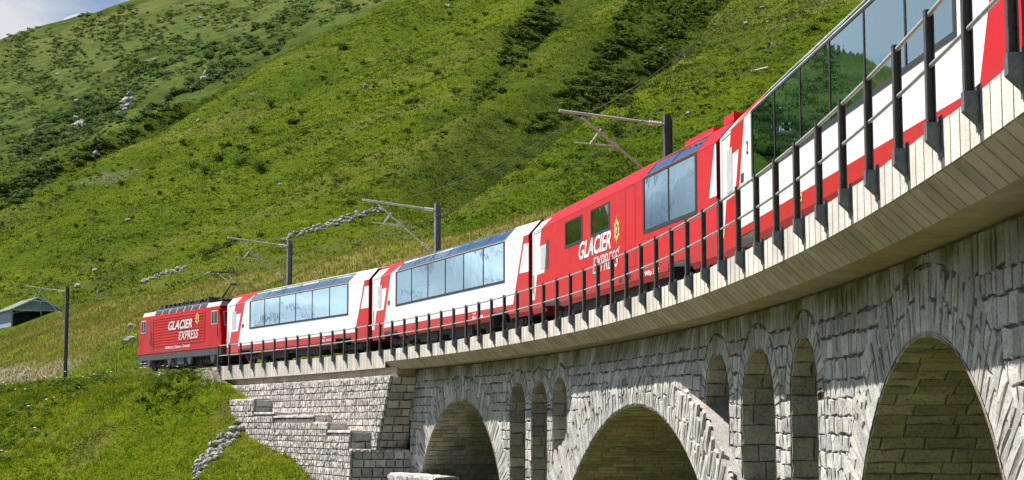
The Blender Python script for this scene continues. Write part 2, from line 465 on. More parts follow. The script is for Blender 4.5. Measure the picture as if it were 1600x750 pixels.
# ------------------------------------------------------------------ terrain height
GUL = np.array([(-14, 222), (-2, 238), (11.4, 256), (18, 266), (23.5, 276), (29, 290), (36, 310), (50, 345), (70, 400)], float)
GUL2 = np.array([(-16, 268), (-6.6, 297), (0, 323), (11, 375), (25, 440)], float)
RAV = np.array([(-150, 352), (-118, 372), (-92, 392), (-72, 425), (-58, 455)], float)
def dist_poly(x, y, pts):
    """distance to polyline and the signed side (+ = right of travel direction)"""
    best = np.full(x.shape, 1e9); side = np.zeros(x.shape); t_all = np.zeros(x.shape)
    for k in range(len(pts) - 1):
        a, b = pts[k], pts[k + 1]; d = b - a; L = np.hypot(*d); d = d / L
        t = np.clip((x - a[0]) * d[0] + (y - a[1]) * d[1], 0, L)
        ex = x - a[0] - d[0] * t; ey = y - a[1] - d[1] * t
        q = np.hypot(ex, ey); s = (x - a[0]) * d[1] - (y - a[1]) * d[0]
        m = q < best
        best = np.where(m, q, best); side = np.where(m, s, side); t_all = np.where(m, k + t / L, t_all)
    return best, side, t_all
def hill(x, y):
    """main slope, its gullies and the farther ridge to the upper left"""
    x = np.asarray(x, float); y = np.asarray(y, float)
    h1 = .335 * x + .383 * y - 55
    h1 = h1 + 5.0 * fbm(x / 70, y / 70, 4, 3) + 1.6 * fbm(x / 17, y / 17, 3, 5) + .9 * fbm(x / 5.5, y / 5.5, 3, 8)
    u_ = .658 * x + .753 * y; v_ = .753 * x - .658 * y      # down the fall line, along the contour
    h1 = h1 + 9.0 * fbm(v_ / 32, u_ / 150, 3, 13) + 2.6 * fbm(v_ / 9, u_ / 60, 2, 15)
    d, sd, t = dist_poly(x, y, GUL)
    on = smooth(0.0, 1.6, t)
    right = sd > 0
    h1 = h1 - on * np.where(right, 9.0 * (1 - smooth(0, 5.0, d)), 9.0 * (1 - smooth(0, 30, d))) + on * np.where(right, 1.5 * (1 - smooth(3, 22, d)) * smooth(0, 5, d), 0)
    d, sd, t = dist_poly(x, y, GUL2)
    h1 = h1 - 3.5 * smooth(0, 1, t) * np.where(sd > 0, 1 - smooth(0, 4, d), 1 - smooth(0, 12, d))
    d, sd, t = dist_poly(x, y, RAV)
    h1 = h1 - 9.0 * np.where(sd > 0, 1 - smooth(0, 7.0, d), 1 - smooth(0, 22, d)) * (1 - smooth(3.2, 4, t))
    # beyond the shoulder line the slope breaks off into the ravine
    ex, ey = (-37 + 119), (493 - 400); L = math.hypot(ex, ey)
    beyond = (-(x + 119) * ey + (y - 400) * ex) / L
    beyond = beyond + 10 * fbm(x / 40, y / 40, 3, 21)
    h1 = h1 - 1.15 * np.maximum(0, beyond) - .012 * np.maximum(0, beyond) ** 2
    h2 = .25 * x + .4117 * y - 93.8
    h2 = h2 + 14 * fbm(x / 130, y / 130, 4, 31) + 5 * fbm(x / 34, y / 34, 4, 33) + 1.5 * fbm(x / 9, y / 9, 2, 37)
    # crest of the ridge
    cr = y - 860 - .12 * (x + 200)
    h2 = h2 - 1.0 * np.maximum(0, cr) - 150 * smooth(-265, -560, x)
    k = 4.0
    m = np.maximum(h1, h2)
    return m + np.where(np.abs(h1 - h2) < k, (k - np.abs(h1 - h2)) ** 2 / (4 * k), 0)
STRIP = np.array([P(-34.5, -1.2)[:2], P(-36.5, -3.2)[:2], P(-38.6, -5.6)[:2], P(-40.5, -8.2)[:2], P(-42, -11)[:2]], float)
def knoll(s, w):
    """ground in front of the parapet line"""
    zf = np.interp(s, [-41, -39.5, -38, -35, -32.6, -31.4, -28, -25.3, -21.8, -17, -10], [2.62, 2.58, 2.15, 1.5, .75, .15, -.5, -1.05, -2.3, -4.2, -4.6])
    o = np.maximum(0, -w - .55)
    drop = .40 * o + .22 * np.maximum(0, o - 2.5)
    return zf - drop
def ground(x, y, near=True):
    x = np.asarray(x, float); y = np.asarray(y, float); shp = x.shape
    xs, ys = x.ravel(), y.ravel()
    s, w = sw(xs, ys)
    crest = 14.6 + .012 * (np.clip(s, -140, 0)) + 1.6 * fbm(s / 26, w / 26, 3, 41)
    wc = (crest - 2.8) / .5
    wi = np.maximum(0, w - 5.6)
    up = 2.72 + .5 * wi + 1.1 * fbm(xs / 11, ys / 11, 4, 43) * smooth(5.5, 9, w) + .35 * fbm(xs / 3, ys / 3, 3, 44) * smooth(5.2, 7, w)
    h0 = np.where(wi < wc, up, 2.72 + .5 * wc - .22 * (wi - wc) + 1.1 * fbm(xs / 11, ys / 11, 4, 43))
    # cutting bank left of the first mast
    h0 = h0 + .9 * smooth(5.4, 8.5, w) * smooth(-75, -92, s) * (1 - smooth(14, 24, w))
    h0 = h0 - 8.5 * smooth(-14, 2, s) * (1 - smooth(6, 22, w))
    front = knoll(s, w) + (.5 * fbm(xs / 4, ys / 4, 4, 51) + .16 * fbm(xs / 1.1, ys / 1.1, 2, 52)) * smooth(.2, 1.6, -w)
    d, sd, t = dist_poly(xs, ys, STRIP)
    step = np.where(t > .02, (1 - smooth(0, 1.0, np.where(sd < 0, d, -d) + .2)), 0)
    lower = np.where((sd < 0) | (s > -34.5), 1.0, 0.0)
    front = front - .55 * np.where(sd < 0, smooth(0, .5, d), 0) * (1 - smooth(6, 12, d)) * smooth(-46, -41, s)
    form = np.where(s < -38.5, 2.70, front)
    z = np.where(w > 5.2, h0, np.where(w > -.4, form, front))
    hh = hill(xs, ys)
    z = np.where((w > 20), np.maximum(z, hh), z)
    # valley floor under and in front of the viaduct
    return z.reshape(shp)
def at_hill(pix):
    """points of the slope seen along each pixel direction"""
    pix = np.asarray(pix, float)
    D = np.array([ray(*p) for p in pix])
    t = np.arange(150, 1000, 1.2)
    X = D[:, 0, None] * t; Y = D[:, 1, None] * t; Z = D[:, 2, None] * t
    hit = hill(X, Y) > Z
    i = np.argmax(hit, axis=1); ok = hit.any(axis=1)
    r = np.arange(len(pix))
    x, y = X[r, i], Y[r, i]
    return x, y, hill(x, y), ok
def at_ground(pix, t0=60, t1=240, dt=.5):
    pix = np.asarray(pix, float)
    D = np.array([ray(*p) for p in pix]); t = np.arange(t0, t1, dt)
    X = D[:, 0, None] * t; Y = D[:, 1, None] * t; Z = D[:, 2, None] * t
    hit = ground(X, Y) > Z
    i = np.argmax(hit, axis=1); r = np.arange(len(pix))
    return X[r, i], Y[r, i], ground(X[r, i], Y[r, i]), hit.any(axis=1)

def grid_mesh(name, xs, ys, zfun, maskfun, mat, kind='structure', smooth_=True):
    X, Y = np.meshgrid(xs, ys)
    Z = zfun(X, Y)
    nx, ny = len(xs), len(ys)
    v = np.stack([X.ravel(), Y.ravel(), Z.ravel()], 1)
    i = np.arange((nx - 1) * (ny - 1)); r = i // (nx - 1); c = i % (nx - 1); a = r * nx + c
    f = np.stack([a, a + 1, a + nx + 1, a + nx], 1)
    me = bpy.data.meshes.new(name)
    me.vertices.add(len(v)); me.vertices.foreach_set('co', v.ravel())
    me.loops.add(len(f) * 4); me.loops.foreach_set('vertex_index', f.ravel())
    me.polygons.add(len(f)); me.polygons.foreach_set('loop_start', np.arange(len(f)) * 4); me.polygons.foreach_set('loop_total', np.full(len(f), 4))
    me.polygons.foreach_set('use_smooth', np.full(len(f), smooth_))
    mk = maskfun(X.ravel(), Y.ravel(), Z.ravel())
    at = me.attributes.new('mask', 'FLOAT_COLOR', 'POINT')
    at.data.foreach_set('color', np.concatenate([mk, np.ones((len(v), 1))], 1).ravel())
    me.materials.append(mat); me.update(); me.validate()
    o = link(name, me); o['kind'] = kind
    return o
def mask_near(x, y, z):
    s, w = sw(x, y)
    n1 = fbm(x / 9, y / 9, 4, 61); n2 = fbm(x / 2.5, y / 2.5, 3, 62)
    bare = np.where((w > 4.8) & (w < 10), smooth(-84, -92, s) * (1 - smooth(7.5, 9.5, w + 3 * n1)) * (.45 + .5 * smooth(-.1, .1, n2)), 0)
    bare = np.maximum(bare, np.where((w > -.6) & (w < 5.4) & (s < -37.5), .9, 0))
    dry = smooth(9, 20, w + 14 * n1) * (1 - smooth(30, 40, w)) * .85 * smooth(-.22, .12, n1 + .6 * n2 + .08)
    dry = np.maximum(dry, .5 * smooth(.05, .2, n2) * (w < 0))
    scrub = smooth(.12, .3, n2) * .25
    bed = smooth(-24, -14, s) * smooth(-24, -14, w) * (w < 16) * (y < 186)     # unseen ground under the arches, toned for the bounce light it sends up
    dry = np.maximum(dry, bed * .95); scrub = np.maximum(scrub, bed * .45)
    scrub = np.maximum(scrub, np.maximum(smooth(-16, -30, w) * (y < 186), (y < 8) * 1.0))  # unseen ground darkened with scrub tone to cut its bounce light
    return np.stack([bare, dry, scrub], 1)
def mask_hill(x, y, z):
    n1 = fbm(x / 28, y / 28, 5, 71); n2 = fbm(x / 7, y / 7, 4, 72); n3 = fbm(x / 60, y / 22, 4, 75)
    d1, s1, t1 = dist_poly(x, y, GUL); d2, s2, t2 = dist_poly(x, y, GUL2); d3, s3, t3 = dist_poly(x, y, RAV)
    scrub = smooth(.10, .26, n1 * .7 + n2 * .6) * .7
    scrub = np.maximum(scrub, np.where(s1 < 0, 1 - smooth(16, 34, d1 + 18 * n2), 0) * smooth(.8, 1.6, t1))
    scrub = np.maximum(scrub, (1 - smooth(3, 10, d2 + 10 * n2)) * smooth(.3, 1, t2))
    scrub = np.maximum(scrub, np.where(s3 < 0, 1 - smooth(8, 22, d3 + 16 * n2), 0))
    ex, ey = (-37 + 119), (493 - 400); L = math.hypot(ex, ey)
    bey = (-(x + 119) * ey + (y - 400) * ex) / L
    far = smooth(0, 12, bey)
    scrub = np.maximum(scrub * (1 - .3 * far), far * smooth(-.06, .16, n1 + .5 * n2) * .9)
    scrub = np.maximum(scrub, smooth(2, 12, bey) * (1 - smooth(40, 80, bey + 70 * n1)))
    dry = smooth(.06, .22, n3) * .28 + far * smooth(620, 880, y) * .35
    bare = smooth(.30, .38, n2 * .8 + n1 * .5) * .8
    rp = (np.hypot((x + 84) / 7, (y - 356) / 4) < 1 + 1.2 * n2) * .6
    bare = np.maximum(bare, rp * .45)
    return np.stack([bare, dry, scrub], 1)
grid_mesh('meadow', np.arange(-92, 44, .62), np.arange(6, 186, .62), ground, mask_near, M['turf'])
grid_mesh('valley_ground', np.arange(-420, 461, 20.0), np.arange(-420, 8, 18.0), lambda x, y: -4.2 - 9 * smooth(0, -60, x) + 6 * fbm(x / 60, y / 60, 3, 90), mask_near, M['turf'])
grid_mesh('valley_slope', np.arange(-420, -91, 8.0), np.arange(6, 186, 6.0), lambda x, y: np.where(x > -93, ground(x, y) - .3, np.minimum(ground(x, y) - .3, -4 + (x + 420) * .03 + 40 * smooth(60, 200, y))), mask_near, M['turf'])
grid_mesh('hillside_right', np.arange(43.5, 461, 6.0), np.arange(6, 186, 5.0), lambda x, y: np.maximum(ground(x, y), hill(x, y)) - .2, mask_hill, M['hill'])
grid_mesh('hillside', np.arange(-190, 150, 1.35), np.arange(184, 530, 1.35), lambda x, y: np.where(y < 262, np.maximum(hill(x, y), ground(x, y)), hill(x, y)), mask_hill, M['hill'])
grid_mesh('far_ridge', np.arange(-640, 470, 4.6), np.arange(526, 1130, 4.6), hill, mask_hill, M['ridge'])
grid_mesh('ridge_flank', np.arange(-640, -187, 4.6), np.arange(184, 530, 4.6), lambda x, y: hill(x, y) - .2, mask_hill, M['ridge'])
grid_mesh('upper_pasture', np.arange(148, 470, 5.0), np.arange(184, 530, 5.0), lambda x, y: np.where(y < 262, np.maximum(hill(x, y), ground(x, y)), hill(x, y)) - .2, mask_hill, M['hill'])

def rock_mountain(name, x0, x1, y0, y1, n, hfun, snow):
    m, nn, l, b = new_mat(name + ' rock and snow')
    b.inputs['Roughness'].default_value = .9
    geo = nn.new('ShaderNodeNewGeometry'); nz = nn.new('ShaderNodeTexNoise'); nz.inputs['Scale'].default_value = .012; nz.inputs['Detail'].default_value = 9; nz.inputs['Roughness'].default_value = .7
    l.new(geo.outputs['Position'], nz.inputs['Vector'])
    rp = nn.new('ShaderNodeValToRGB'); rp.color_ramp.interpolation = 'LINEAR'
    rp.color_ramp.elements[0].position = snow - .05; rp.color_ramp.elements[0].color = (.24, .26, .28, 1)
    rp.color_ramp.elements[1].position = snow + .05; rp.color_ramp.elements[1].color = (.85, .87, .9, 1)
    l.new(nz.outputs['Fac'], rp.inputs['Fac']); l.new(rp.outputs['Color'], b.inputs['Base Color'])
    o = grid_mesh(name, np.linspace(x0, x1, n), np.linspace(y0, y1, n), hfun, lambda x, y, z: np.zeros((len(x), 3)), m)
    return o
# the valley head to the left, outside the picture: seen only mirrored in the windows
rock_mountain('snow_mountain', -4300, -1000, 1000, 4300, 90,
              lambda x, y: -250 + 560 * np.exp(-((y + x * .05 - 2900) / 800) ** 2) * smooth(-700, -1900, x) + 330 * np.exp(-((x + 2700) / 700) ** 2) + 330 * np.exp(-((x + 1750) / 520) ** 2 - ((y - 3000) / 600) ** 2) + 420 * fbm(x / 700, y / 700, 6, 81, .55), .41)
rock_mountain('distant_peak', -900, -420, 2050, 2500, 70,
              lambda x, y: 235 + 300 * np.exp(-((x + 560) / 190) ** 2 - ((y - 2250) / 170) ** 2) + 70 * fbm(x / 90, y / 90, 5, 85, .55), .60)

# ------------------------------------------------------------------ stone laying
def clip(poly, nx, ny, c):
    """keep the part where nx*a+ny*b >= c"""
    out = []
    for i in range(len(poly)):
        a, b = poly[i], poly[(i + 1) % len(poly)]
        da, db = nx * a[0] + ny * a[1] - c, nx * b[0] + ny * b[1] - c
        if da >= 0: out.append(a)
        if (da >= 0) != (db >= 0):
            t = da / (da - db); out.append((a[0] + t * (b[0] - a[0]), a[1] + t * (b[1] - a[1])))
    return out
def area(p):
    return abs(sum(p[i][0] * p[(i + 1) % len(p)][1] - p[(i + 1) % len(p)][0] * p[i][1] for i in range(len(p)))) / 2
def stone_geo(poly, mp, depth=.06, rough=.010, gap=.014, back=-.03):
    """irregular hewn stone on wall polygon; mp(a,b,out) -> xyz"""
    if area(poly) < 0: poly = poly[::-1]
    cx = sum(p[0] for p in poly) / len(poly); cy = sum(p[1] for p in poly) / len(poly)
    per = []
    for i in range(len(poly)):
        a, b = poly[i], poly[(i + 1) % len(poly)]
        L = math.hypot(b[0] - a[0], b[1] - a[1])
        if L < 1e-4: continue
        per.append(a)
        if L > .22:
            t = random.uniform(.35, .65); j = random.uniform(-1, .4) * min(.03, L * .06)
            nxv, nyv = (b[1] - a[1]) / L, -(b[0] - a[0]) / L
            mx_, my_ = a[0] + t * (b[0] - a[0]), a[1] + t * (b[1] - a[1])
            if (mx_ - cx) * nxv + (my_ - cy) * nyv < 0: nxv, nyv = -nxv, -nyv
            per.append((mx_ + nxv * j, my_ + nyv * j))
    n = len(per)
    if n < 3: return None
    def shrink(g, k=1.0):
        r = []
        for p in per:
            d = math.hypot(p[0] - cx, p[1] - cy)
            q = max(.25, 1 - (g + random.uniform(0, g * .6)) / max(d, .02)) * k
            r.append((cx + (p[0] - cx) * q, cy + (p[1] - cy) * q))
        return r
    r0 = shrink(gap); r1 = [(cx + (p[0] - cx) * .985, cy + (p[1] - cy) * .985) for p in r0]
    r2 = [(cx + (p[0] - cx) * random.uniform(.89, .965), cy + (p[1] - cy) * random.uniform(.89, .965)) for p in r0]
    v = [mp(p[0], p[1], back) for p in r0]
    v += [mp(p[0], p[1], depth * .66 + random.uniform(-.4, .4) * rough) for p in r1]
    v += [mp(p[0], p[1], depth + random.uniform(-1, 1) * rough) for p in r2]
    v.append(mp(cx, cy, depth + random.uniform(-.6, 1) * rough))
    f = []
    for i in range(n):
        j = (i + 1) % n
        f += [(i, j, n + j, n + i), (n + i, n + j, 2 * n + j, 2 * n + i), (2 * n + i, 2 * n + j, 3 * n)]
    return v, f
def pix_area(v):
    """rough size in the photograph, to choose which pieces become parts"""
    c, sn = math.cos(PIT), math.sin(PIT); us, vs = [], []
    for p in v:
        d = p[1] * c + p[2] * sn
        us.append(800 + F * p[0] / d); vs.append(375 - F * (-p[1] * sn + p[2] * c) / d)
    u0, u1, v0, v1 = min(us), max(us), min(vs), max(vs)
    if u1 < 0 or u0 > 1600 or v0 > 750 or v1 < 0: return -1
    return (u1 - u0) * (v1 - v0)
def lay(stones, name, stuff_name, mat, parent, limit=300, origin=None):
    """stones: list of (verts, faces). The largest in view become parts, the rest one joined part."""
    stones = [s for s in stones if s]
    order = sorted(range(len(stones)), key=lambda i: -pix_area(stones[i][0]))
    n = 0; rest = MB()
    for k, i in enumerate(order):
        v, f = stones[i]; tone = random.random()
        if k < limit and pix_area(v) > 0:
            m = MB()
            c = v[-1]
            m.add([(p[0] - c[0], p[1] - c[1], p[2] - c[2]) for p in v], f, 0, tone)
            o = m.build(name, mat, parent, tone=True); o.location = c
        else: rest.add(v, f, 0, tone)
    if rest.v:
        o = rest.build(stuff_name, mat, parent, tone=True); o['kind'] = 'stuff'
def wallmap(w):
    return lambda a, b, out: P(a, w - out, b)

# openings: name, sL, sR, crown z, radius, centre s, wall w, ring thickness, bottom z
class Op: pass
def op(c, r, crown, ring, w, zb=-8.0, jamb=True):
    o = Op(); o.c = c; o.r = r; o.zc = crown - r; o.ring = ring; o.w = w; o.zb = zb; o.crown = crown; o.half = r; return o
A1 = op(-10.3, 5.2, .84, .85, 1.1)
A2 = op(9.8, 11.5, .44, .95, .84)
A3 = op(30.35, 4.15, 1.09, .86, 1.1)
SM = [op(-3.72, .86, 1.30, .42, 1.1), op(-1.32, .845, 1.30, .42, 1.1), op(.92, .76, 1.34, .42, 1.1),
      op(16.35, 1.04, 1.43, .40, 1.1), op(19.72, 1.32, 1.41, .44, 1.1), op(23.16, .95, 1.43, .44, 1.1)]
OPS = [A1, A2, A3] + SM
ZTOP, ZBOT = 2.10, -5.5
SW0, SW1 = -16.3, 44.0
CM0, CM1 = 1.74, 15.31      # stretch over the big arch whose face stands a hand's breadth proud
def ring2_r(s, z):            # extrados radius of the big arch, thicker at the haunches
    a = abs(math.atan2(s - A2.c, z - A2.zc)); return A2.r + .78 + 1.05 * min(1, (a / .75)) ** 1.5
def wcen(z):                  # the middle stretch leans back to the general wall face under the deck
    return A2.w + .26 * min(1, max(0, (z - .85) / 1.15))
def wmid(s, z):
    k = float(smooth(0, 1.6, min(s - CM0, CM1 - s)))
    return wcen(z) * k + 1.1 * (1 - k)
def cut_cell(poly):
    for o in OPS:
        R_ = o.r + o.ring
        cx = sum(p[0] for p in poly) / len(poly); cy = sum(p[1] for p in poly) / len(poly)
        if o is A2: R_ = ring2_r(cx, cy) - .1
        if o is not A2 and cy < o.zc:
            lim = o.r + (.55 if o in (A1, A3) else 0.0)
            if abs(cx - o.c) > lim + 3: continue
            if cx < o.c: poly = clip(poly, -1, 0, -(o.c - lim))
            else: poly = clip(poly, 1, 0, o.c + lim)
        else:
            dx, dy = cx - o.c, cy - o.zc; d = math.hypot(dx, dy)
            if d > R_ + 3: continue
            if d < 1e-3: return []
            dx /= d; dy /= d
            poly = clip(poly, dx, dy, dx * o.c + dy * o.zc + R_)
        if len(poly) < 3 or area(poly) < .006: return []
    return poly
def courses(s0, s1, z0, z1, hmin, hmax, wmin, wmax, slant=0.0):
    out = []; z = z1
    while z > z0 + .05:
        h = random.uniform(hmin, hmax); s = s0 + random.uniform(-wmax, 0)
        while s < s1:
            w_ = random.uniform(wmin, wmax)
            k = random.uniform(-slant, slant); k2 = random.uniform(-slant, slant)
            j = lambda: random.uniform(-.03, .03)
            p = [(max(s0, s), z - h + j()), (min(s1, s + w_), z - h + j()), (min(s1, s + w_ + k), z + j()), (max(s0, s + k2), z + j())]
            if p[1][0] - p[0][0] > .08: out.append(p)
            s += w_
        z -= h
    return out

viaduct = empty('viaduct', P(12, 3, -5), 0, 'curved grey granite railway viaduct with three large arches and slim spandrel openings', 'viaduct')
viaduct.rotation_euler = (0, 0, 0)
VL = viaduct.location.copy()
class VB(MB):     # mesh in viaduct space from world points
    def build(self, name, mats, parent=None, **k):
        if parent is viaduct: self.v = [(a - VL.x, b - VL.y, c - VL.z) for a, b, c in self.v]
        return MB.build(self, name, mats, parent, **k)
def vloc(stones):
    return [([(p[0] - VL.x, p[1] - VL.y, p[2] - VL.z) for p in v], f) for v, f in [s for s in stones if s]]
_pa = pix_area
def lay_v(stones, *a, **k):
    off = VL
    global pix_area
    pix_area = lambda v: _pa([(p[0] + off.x, p[1] + off.y, p[2] + off.z) for p in v])
    lay(vloc(stones), *a, **k)
    pix_area = _pa

wall_st = []
WM = wallmap(1.1)
# upright band just under the deck
s = SW0
WMC = lambda a, b, out: P(a, wmid(a, b) - out, b)
while s < SW1:
    w_ = random.uniform(.16, .34); h = random.uniform(.47, .53)
    for cm in (CM0, CM1):
        if s < cm < s + w_: w_ = cm - s
    if w_ < .05: s += w_ + 1e-4; continue
    p = cut_cell([(s, ZTOP - h), (s + w_, ZTOP - h + random.uniform(-.04, .04)), (s + w_, ZTOP - .02), (s, ZTOP - .02)])
    if p: wall_st.append(stone_geo(p, WMC if CM0 < s + .01 < CM1 else WM, .024, .009))
    s += w_
for a_, b_, mp_ in ((SW0, CM0, WM), (CM0, CM1, WMC), (CM1, SW1, WM)):
    for p in courses(a_, b_, ZBOT, ZTOP - .49, .25, .37, .16, .44, .04):
        q = cut_cell(p)
        if q and len(q) >= 3 and area(q) > .01: wall_st.append(stone_geo(q, mp_, .025, .009))
arch_st = []
def ring(o, a0, a1, wv, thick, mp, split=.35, depth=.026, rough=.009):
    a = a0
    while a < a1:
        R0 = o.r; T = thick(a)
        da = random.uniform(wv * .6, wv * 1.35) / (R0 + T * .5)
        b = min(a1, a + da)
        T2 = T * random.uniform(.82, 1.12)
        cuts = [0, T2] if random.random() > split else [0, T2 * random.uniform(.35, .65), T2]
        for r0, r1 in zip(cuts[:-1], cuts[1:]):
            tw = random.uniform(-.012, .012)
            pt = lambda an, rr: (o.c + math.sin(an) * (R0 + rr), o.zc + math.cos(an) * (R0 + rr))
            arch_st.append(stone_geo([pt(a, r0 + .01), pt(a + tw, r1), pt(b + tw, r1), pt(b, r0 + .01)][::-1], mp, depth, rough))
        a = b
ring(A1, -1.48, 1.48, .19, lambda a: .85 + .25 * abs(math.sin(a)), WM)
ring(A3, -1.55, 1.55, .18, lambda a: .82 + .25 * abs(math.sin(a)), WM, split=.75)
for o in SM: ring(o, -1.57, 1.57, .16 if o.r < 1 else .2, lambda a: .42, WM, split=0)
WM2 = lambda a, b, out: P(a, wcen(b) - out, b)
ring(A2, -.80, .86, .17, lambda a: .78 + 1.05 * min(1, abs(a) / .75) ** 1.5, WM2, split=.7, depth=.032, rough=.012)
# jamb stones below the springing of the two plain arches
for o in (A3,):
    for sg in (-1, 1):
        z = o.zc
        while z > ZBOT:
            h = random.uniform(.3, .45); a, b = o.c + sg * o.r, o.c + sg * (o.r + .54)
            arch_st.append(stone_geo([(min(a, b), z - h), (max(a, b), z - h), (max(a, b), z), (min(a, b), z)], WM, .045, .012)); z -= h
lay_v(wall_st, 'stone', 'small_stones', M['stone'], viaduct)
lay_v(arch_st, 'arch_stone', 'small_arch_stones', M['stone'], viaduct)

# backing: mortar face with the openings cut out, near and far side
def top_of(o, s, extra=0.0):
    d = abs(s - o.c)
    if d >= o.r: return None
    return o.zc + math.sqrt(o.r * o.r - d * d)
def backing(w, ops, name, mat, s0=SW0, s1=SW1, ztop=ZTOP + .3):
    m = VB(); marks = set(np.arange(s0, s1, .22).tolist() + [s1])
    for o in ops:
        for k in np.linspace(-1, 1, 49): marks.add(o.c + math.sin(k * math.pi / 2) * o.r)
    marks = sorted(x for x in marks if s0 <= x <= s1)
    for a, b in zip(marks[:-1], marks[1:]):
        if b - a < 1e-5: continue
        mid = (a + b) / 2
        inside = [o for o in ops if abs(mid - o.c) < o.r]
        def zt(o, s): 
            d = min(o.r, abs(s - o.c)); return o.zc + math.sqrt(max(0, o.r * o.r - d * d))
        if not inside: m.add([P(a, w, ZBOT), P(b, w, ZBOT), P(b, w, ztop), P(a, w, ztop)], [(0, 1, 2, 3)])
        else:
            oo = max(inside, key=lambda o: zt(o, mid))
            m.add([P(a, w, zt(oo, a)), P(b, w, zt(oo, b)), P(b, w, ztop), P(a, w, ztop)], [(0, 1, 2, 3)])
            # spandrel openings stop on the big arch
            for o in inside:
                if o is not oo: pass
    m.build(name, mat, viaduct, fix=False)
backing(1.125, [A1, A3] + SM + [A2], 'wall_core', M['mortar'])
m = VB(); ns = 60
for k in range(ns):        # mortar skin of the middle stretch
    a, b = CM0 + (CM1 - CM0) * k / ns, CM0 + (CM1 - CM0) * (k + 1) / ns
    def lo(s_): return max(-1.6, A2.zc + math.sqrt(max(0, (A2.r + .3) ** 2 - (s_ - A2.c) ** 2)))
    for q in range(8):
        za, zb = lo(a) + (2.3 - lo(a)) * q / 8, lo(b) + (2.3 - lo(b)) * q / 8
        zc_, zd = lo(a) + (2.3 - lo(a)) * (q + 1) / 8, lo(b) + (2.3 - lo(b)) * (q + 1) / 8
        m.add([P(a, wmid(a, za) + .022, za), P(b, wmid(b, zb) + .022, zb), P(b, wmid(b, zd) + .022, zd), P(a, wmid(a, zc_) + .022, zc_)], [(0, 1, 2, 3)])
m.build('wall_core', M['mortar'], viaduct, fix=False)
backing(5.3, [A1, A3, A2], 'rear_wall', M['stone_ab'])
# the big arch stands proud: its ring face and upper surface
m = VB(); N = 90
for k in range(N):
    a, b = -.82 + 1.70 * k / N, -.82 + 1.70 * (k + 1) / N
    def q(an, rr, w): return P(A2.c + math.sin(an) * rr, w, A2.zc + math.cos(an) * rr)
    Ta = A2.r + .74 + 1.05 * min(1, abs(a) / .75) ** 1.5; Tb = A2.r + .74 + 1.05 * min(1, abs(b) / .75) ** 1.5
    wr = lambda an, rr: wcen(A2.zc + math.cos(an) * rr) + .02
    m.add([q(a, A2.r, wr(a, A2.r)), q(b, A2.r, wr(b, A2.r)), q(b, Tb, wr(b, Tb)), q(a, Ta, wr(a, Ta))], [(0, 1, 2, 3)])
    m.add([q(a, Ta, wr(a, Ta)), q(b, Tb, wr(b, Tb)), q(b, Tb, 5.2), q(a, Ta, 5.2)], [(0, 1, 2, 3)])
m.build('arch_ring_core', M['stone'], viaduct, fix=False)
# vault and jamb linings, with their own courses
def lining(o, zb, course, lmin, lmax, w0, w1=5.28, a_end=1.45):
    m = VB(); sts = []
    pts = []
    z = zb
    nseg = 40
    prof = [(-1, None)]
    prof = [(o.c - o.r, zb)] if zb < o.zc else []
    a0 = -math.pi / 2 if zb < o.zc else -math.acos(max(-1, min(1, (zb - o.zc) / o.r)))
    prof += [(o.c + o.r * math.sin(a0 + (-2 * a0) * k / nseg), o.zc + o.r * math.cos(a0 + (-2 * a0) * k / nseg)) for k in range(nseg + 1)]
    if zb < o.zc: prof.append((o.c + o.r, zb))
    for (a, za), (b, zb_) in zip(prof[:-1], prof[1:]):
        m.add([P(a, w0, za), P(b, w0, zb_), P(b, w1, zb_), P(a, w1, za)], [(0, 1, 2, 3)])
    m.build('vault_core', M['mortar_in'], viaduct, fix=False)
    # arc-length parametrisation from the left foot
    L = [0]
    for p, q in zip(prof[:-1], prof[1:]): L.append(L[-1] + math.hypot(q[0] - p[0], q[1] - p[1]))
    def mp(a, b, out):
        a = max(0, min(L[-1] - 1e-6, a)); i = int(np.searchsorted(L, a, 'right') - 1); i = min(i, len(L) - 2)
        t = (a - L[i]) / max(1e-6, L[i + 1] - L[i]); p, q = prof[i], prof[i + 1]
        nx, nz = (q[1] - p[1]), -(q[0] - p[0]); l = math.hypot(nx, nz) or 1
        return P(p[0] + t * (q[0] - p[0]) + nx / l * out, b, p[1] + t * (q[1] - p[1]) + nz / l * out)
    a = 0
    while a < L[-1] * .86:
        h = random.uniform(course * .8, course * 1.2); b = w0 + .01 - random.uniform(0, .01); first = True
        while b < w1 - .1:
            l = random.uniform(lmin, lmax) * (random.uniform(.4, 1) if first else 1); first = False
            e = min(w1, b + l)
            sts.append(stone_geo([(a, b), (a + h, b), (a + h, e), (a, e)], mp, .030, .012, gap=.006)); b = e
        a += h
    return sts
ins = []
ins += lining(A3, -2.6, .22, .35, .85, 1.06)
ins += lining(A1, -4.0, .22, .35, .8, 1.06)
ins += lining(A2, -3.4, .18, .4, 1.0, A2.w - .02)
for o in SM: ins += lining(o, -4.5, .34, .4, .9, 1.06)
lay_v(ins, 'vault_stone', 'small_vault_stones', M['stone_in'], viaduct)

